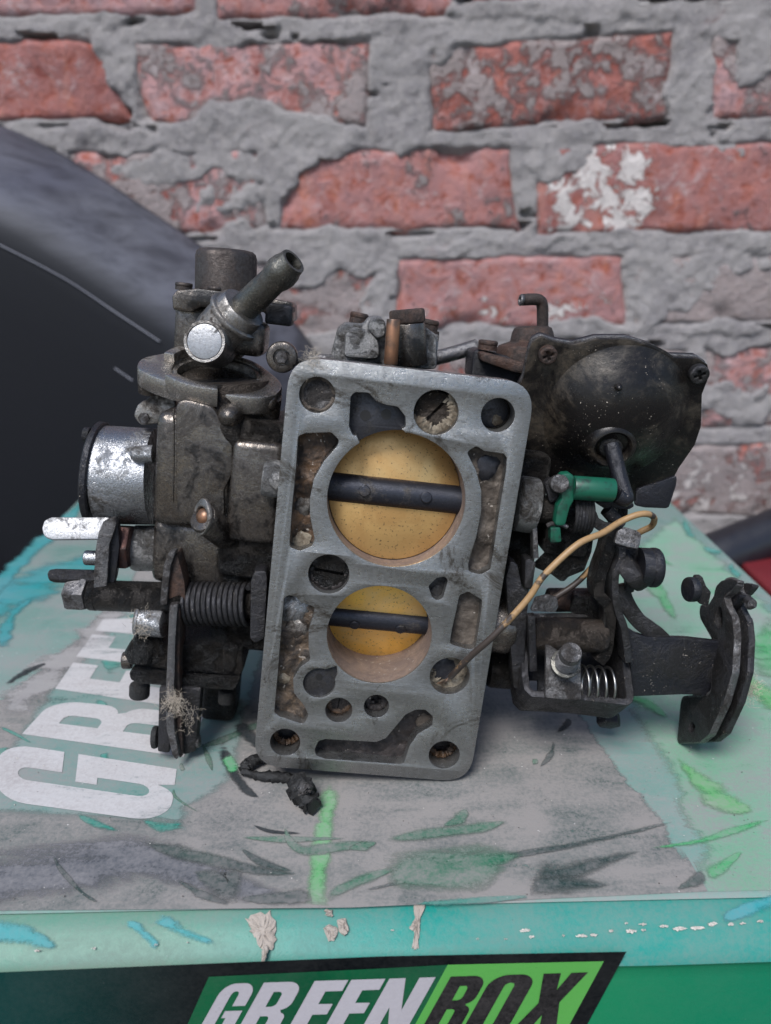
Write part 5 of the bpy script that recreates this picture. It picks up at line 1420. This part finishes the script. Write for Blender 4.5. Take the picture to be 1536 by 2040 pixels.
pl = pplate('pump_lever', z2([(760, 620), (808, 615), (795, 800), (790, 1000), (782, 1160), (790, 1300), (815, 1440), (800, 1470), (775, 1440), (745, 1300), (738, 1150), (748, 900)]), 11, 15, M_['edge_steel'], carb, .6, r=1)
pplate('pump_lever_side', z2([(795, 640), (820, 640), (815, 1000), (830, 1300), (835, 1440), (815, 1460), (800, 1300), (790, 1000)]), 14, 26, M_['rust'], pl, .4, r=1)
b0 = L(*z2([(600, 705)])[0], 22); b1 = L(*z2([(742, 715)])[0], 20)
cyl('roller', b0, b1, mmr(300, 1240, 21, 30), M_['bright'], carb, 1.2, 32)
lathe('roller_clip', b0 + Vector((-1.6, 0, 0)), b0, [(0, 0), (0, 5.6), (.8, 6.6), (1.6, 6.4), (1.6, 0)], M_['plug'], carb, 24)
# accelerator pump housing, black with oil
ph = pplate('pump_housing', z2([(505, 890), (540, 830), (580, 790), (700, 790), (720, 840), (1000, 830), (1080, 850), (1160, 860), (1170, 960), (1150, 1010), (960, 1000), (720, 975), (530, 950)]), 20, 50, M_['oily'], carb, 2.2, r=2)
pplate('pump_cover', z2([(535, 985), (720, 1000), (960, 1018), (1150, 1022), (1130, 1060), (1110, 1090), (960, 1080), (720, 1062), (590, 1052), (545, 1030)]), 18, 50, M_['oily'], ph, 1.2, r=2)
for (x, y, r) in ((600, 1070, 20), (1072, 1105, 15)):
    q = z2([(x, y)])[0]; b_ = L(q[0], q[1] - 8, 26)
    cyl('pump_screw', b_, b_ + Vector((0, 0, -6)), mmr(*q, 26, r), M_['black'], ph, 1.0, 24)
for (x, y, w_) in ((620, 890, 60), (1090, 930, 46)):
    q = z2([(x, y)])[0]; b_ = L(q[0], q[1] + 14, 22)
    cyl('pump_lug', b_, b_ + Vector((0, 0, 11)), mmr(*q, 22, w_ / 2.743), M_['oily'], ph, 1.6, 28)
cyl('pump_pin', L(*z2([(505, 920)])[0], 28), L(*z2([(560, 920)])[0], 28), 3.6, M_['brown_cast'], ph, .8, 20)
tx0 = L(345, 1480, 20)
fork = pplate('pump_fork', z2([(705, 1070), (790, 1060), (760, 1430), (695, 1420)]), 16, 24, M_['black_steel'], carb, .7, r=1)
pplate('fork_arm', z2([(800, 1060), (935, 1075), (920, 1240), (905, 1420), (835, 1440), (820, 1200)]), 17, 25, M_['black_steel'], fork, .7, r=1)
pplate('fork_web', z2([(790, 1060), (810, 1060), (825, 1415), (790, 1415)]), 22, 29, M_['rust'], fork, .4)
cyl('fork_pin', L(*z2([(668, 1340)])[0], 20), L(*z2([(700, 1340)])[0], 20), 4.6, M_['black'], fork, .8, 20)
cyl('fork_pin', L(*z2([(905, 1360)])[0], 20), L(*z2([(928, 1358)])[0], 20), 3.0, M_['edge_steel'], fork, .6, 20)
pbox('pump_back', 400, 1330, 470, 1440, 40, 62, M_['oily'], carb, 3)

# ------------------------------------------------------------------ loose things: charred scrap, lint
M4 = carb.matrix_world
def wpt(px_, py_, dz=0.0):
    return on_plane(px_, py_, (0, 0, HB + dz), ZT)
def ragged(name, line, r, mat, seed, parent, seg=14):
    rnd = random.Random(seed)
    P = spline(line, 7); n = len(P); V, Fc = tube_mesh(P, r, seg, lambda t: .55 + .55 * math.sin(min(1, t * 1.15 + .08) * math.pi * .9))
    V = [v + Vector((rnd.gauss(0, 1), rnd.gauss(0, 1), rnd.gauss(0, 1))) * r * .16 for v in V]
    return mk(name, V, Fc, mat, parent, 70, mm=False)
scr_o = bpy.data.objects.new('charred_cord', None); link(scr_o)
tag(scr_o, 'short charred black frayed cord end poking out under the flange', 'cord')
ragged('stub', [wpt(592, 1556, .004), wpt(600, 1572, .005), wpt(610, 1590, .0045), wpt(626, 1607, .004)], .0042, M_['black'], 4, scr_o)
ragged('stub', [wpt(600, 1566, .0065), wpt(608, 1572, .0085), wpt(613, 1582, .008)], .0024, M_['edge_steel'], 6, scr_o, 10)
ragged('tail', [wpt(600, 1556, .002), wpt(560, 1548, .002), wpt(520, 1546, .0022), wpt(482, 1538, .0025)], .0019, M_['black'], 5, scr_o, 10)
ragged('tail', [wpt(484, 1538, .0022), wpt(492, 1524, .003), wpt(512, 1512, .004), wpt(540, 1506, .004)], .0022, M_['black'], 8, scr_o, 10)

def lint(name, centre, n, spread, label, seed, rad=.00004):
    rnd = random.Random(seed); V = []; Fc = []
    for _ in range(n * 3):
        p = Vector(centre) + Vector((rnd.gauss(0, spread), rnd.gauss(0, spread * .5), rnd.gauss(0, spread * 1.2)))
        d = Vector((rnd.gauss(0, 1), rnd.gauss(0, 1), rnd.gauss(0, 1))).normalized(); pts = [p]
        for k_ in range(9):
            d = (d + Vector((rnd.gauss(0, .55), rnd.gauss(0, .55), rnd.gauss(0, .55)))).normalized()
            pts.append(pts[-1] + d * rnd.uniform(.0003, .0008))
        v, f = tube_mesh(pts, rad, 4); s = len(V); V += v; Fc += [[i + s for i in q] for q in f]
    o = mk(name, V, Fc, M_['lint'], None, 60, mm=False)
    return tag(o, label, 'lint')
lint('lint_tuft', M4 @ (L(345, 1402, 9) * .001), 56, .0020, 'pale fluffy lint caught on the long lever beside the flange', 1)
lint('lint_tuft', M4 @ (L(378, 1425, 12) * .001), 14, .0022, 'sparse tuft of curly lint on the dark fork near the lettering', 2)
lint('lint_tuft', M4 @ (L(283, 1246, 17) * .001), 60, .0020, 'small ball of lint on the bright roller at the left', 3)
lint('lint_tuft', M4 @ (L(1488, 1375, 3) * .001), 70, .0024, 'grey lint stuck to the outer rim of the cable quadrant', 4)
lint('lint_tuft', M4 @ (L(622, 716, .5) * .001), 30, .0014, 'wisp of lint on the top left corner of the flange', 5, .00003)

# fine grit scattered on the lid
rg = random.Random(21); V = []; Fc = []
for _ in range(520):
    x = rg.uniform(-.20, .21); y = BY0 + .004 + (rg.random() ** 1.4) * .30; r = rg.choice((.00012, .00016, .0002, .00028)) * rg.uniform(.7, 1.4)
    p = BMAT @ Vector((x, y, HB + .0006)); s0 = len(V)
    for q in ((1, 0, 0), (0, 1, 0), (-1, 0, 0), (0, -1, 0), (0, 0, .8), (0, 0, -.6)):
        V.append(p + Vector(q) * r * rg.uniform(.6, 1.4))
    Fc += [[s0 + a, s0 + (a + 1) % 4, s0 + 4] for a in range(4)] + [[s0 + (a + 1) % 4, s0 + a, s0 + 5] for a in range(4)]
m = NT('grit'); g = m.noise(900, 1); m.set('Base Color', m.mix(m.ramp(g, .45, .55), (.06, .05, .045), (.45, .42, .38))); m.set('Roughness', .9)
o = mk('grit', V, Fc, m.m, None, 0, mm=False); o['kind'] = 'stuff'; o['label'] = 'fine dark and pale grit scattered over the box lid'; o['category'] = 'grit'
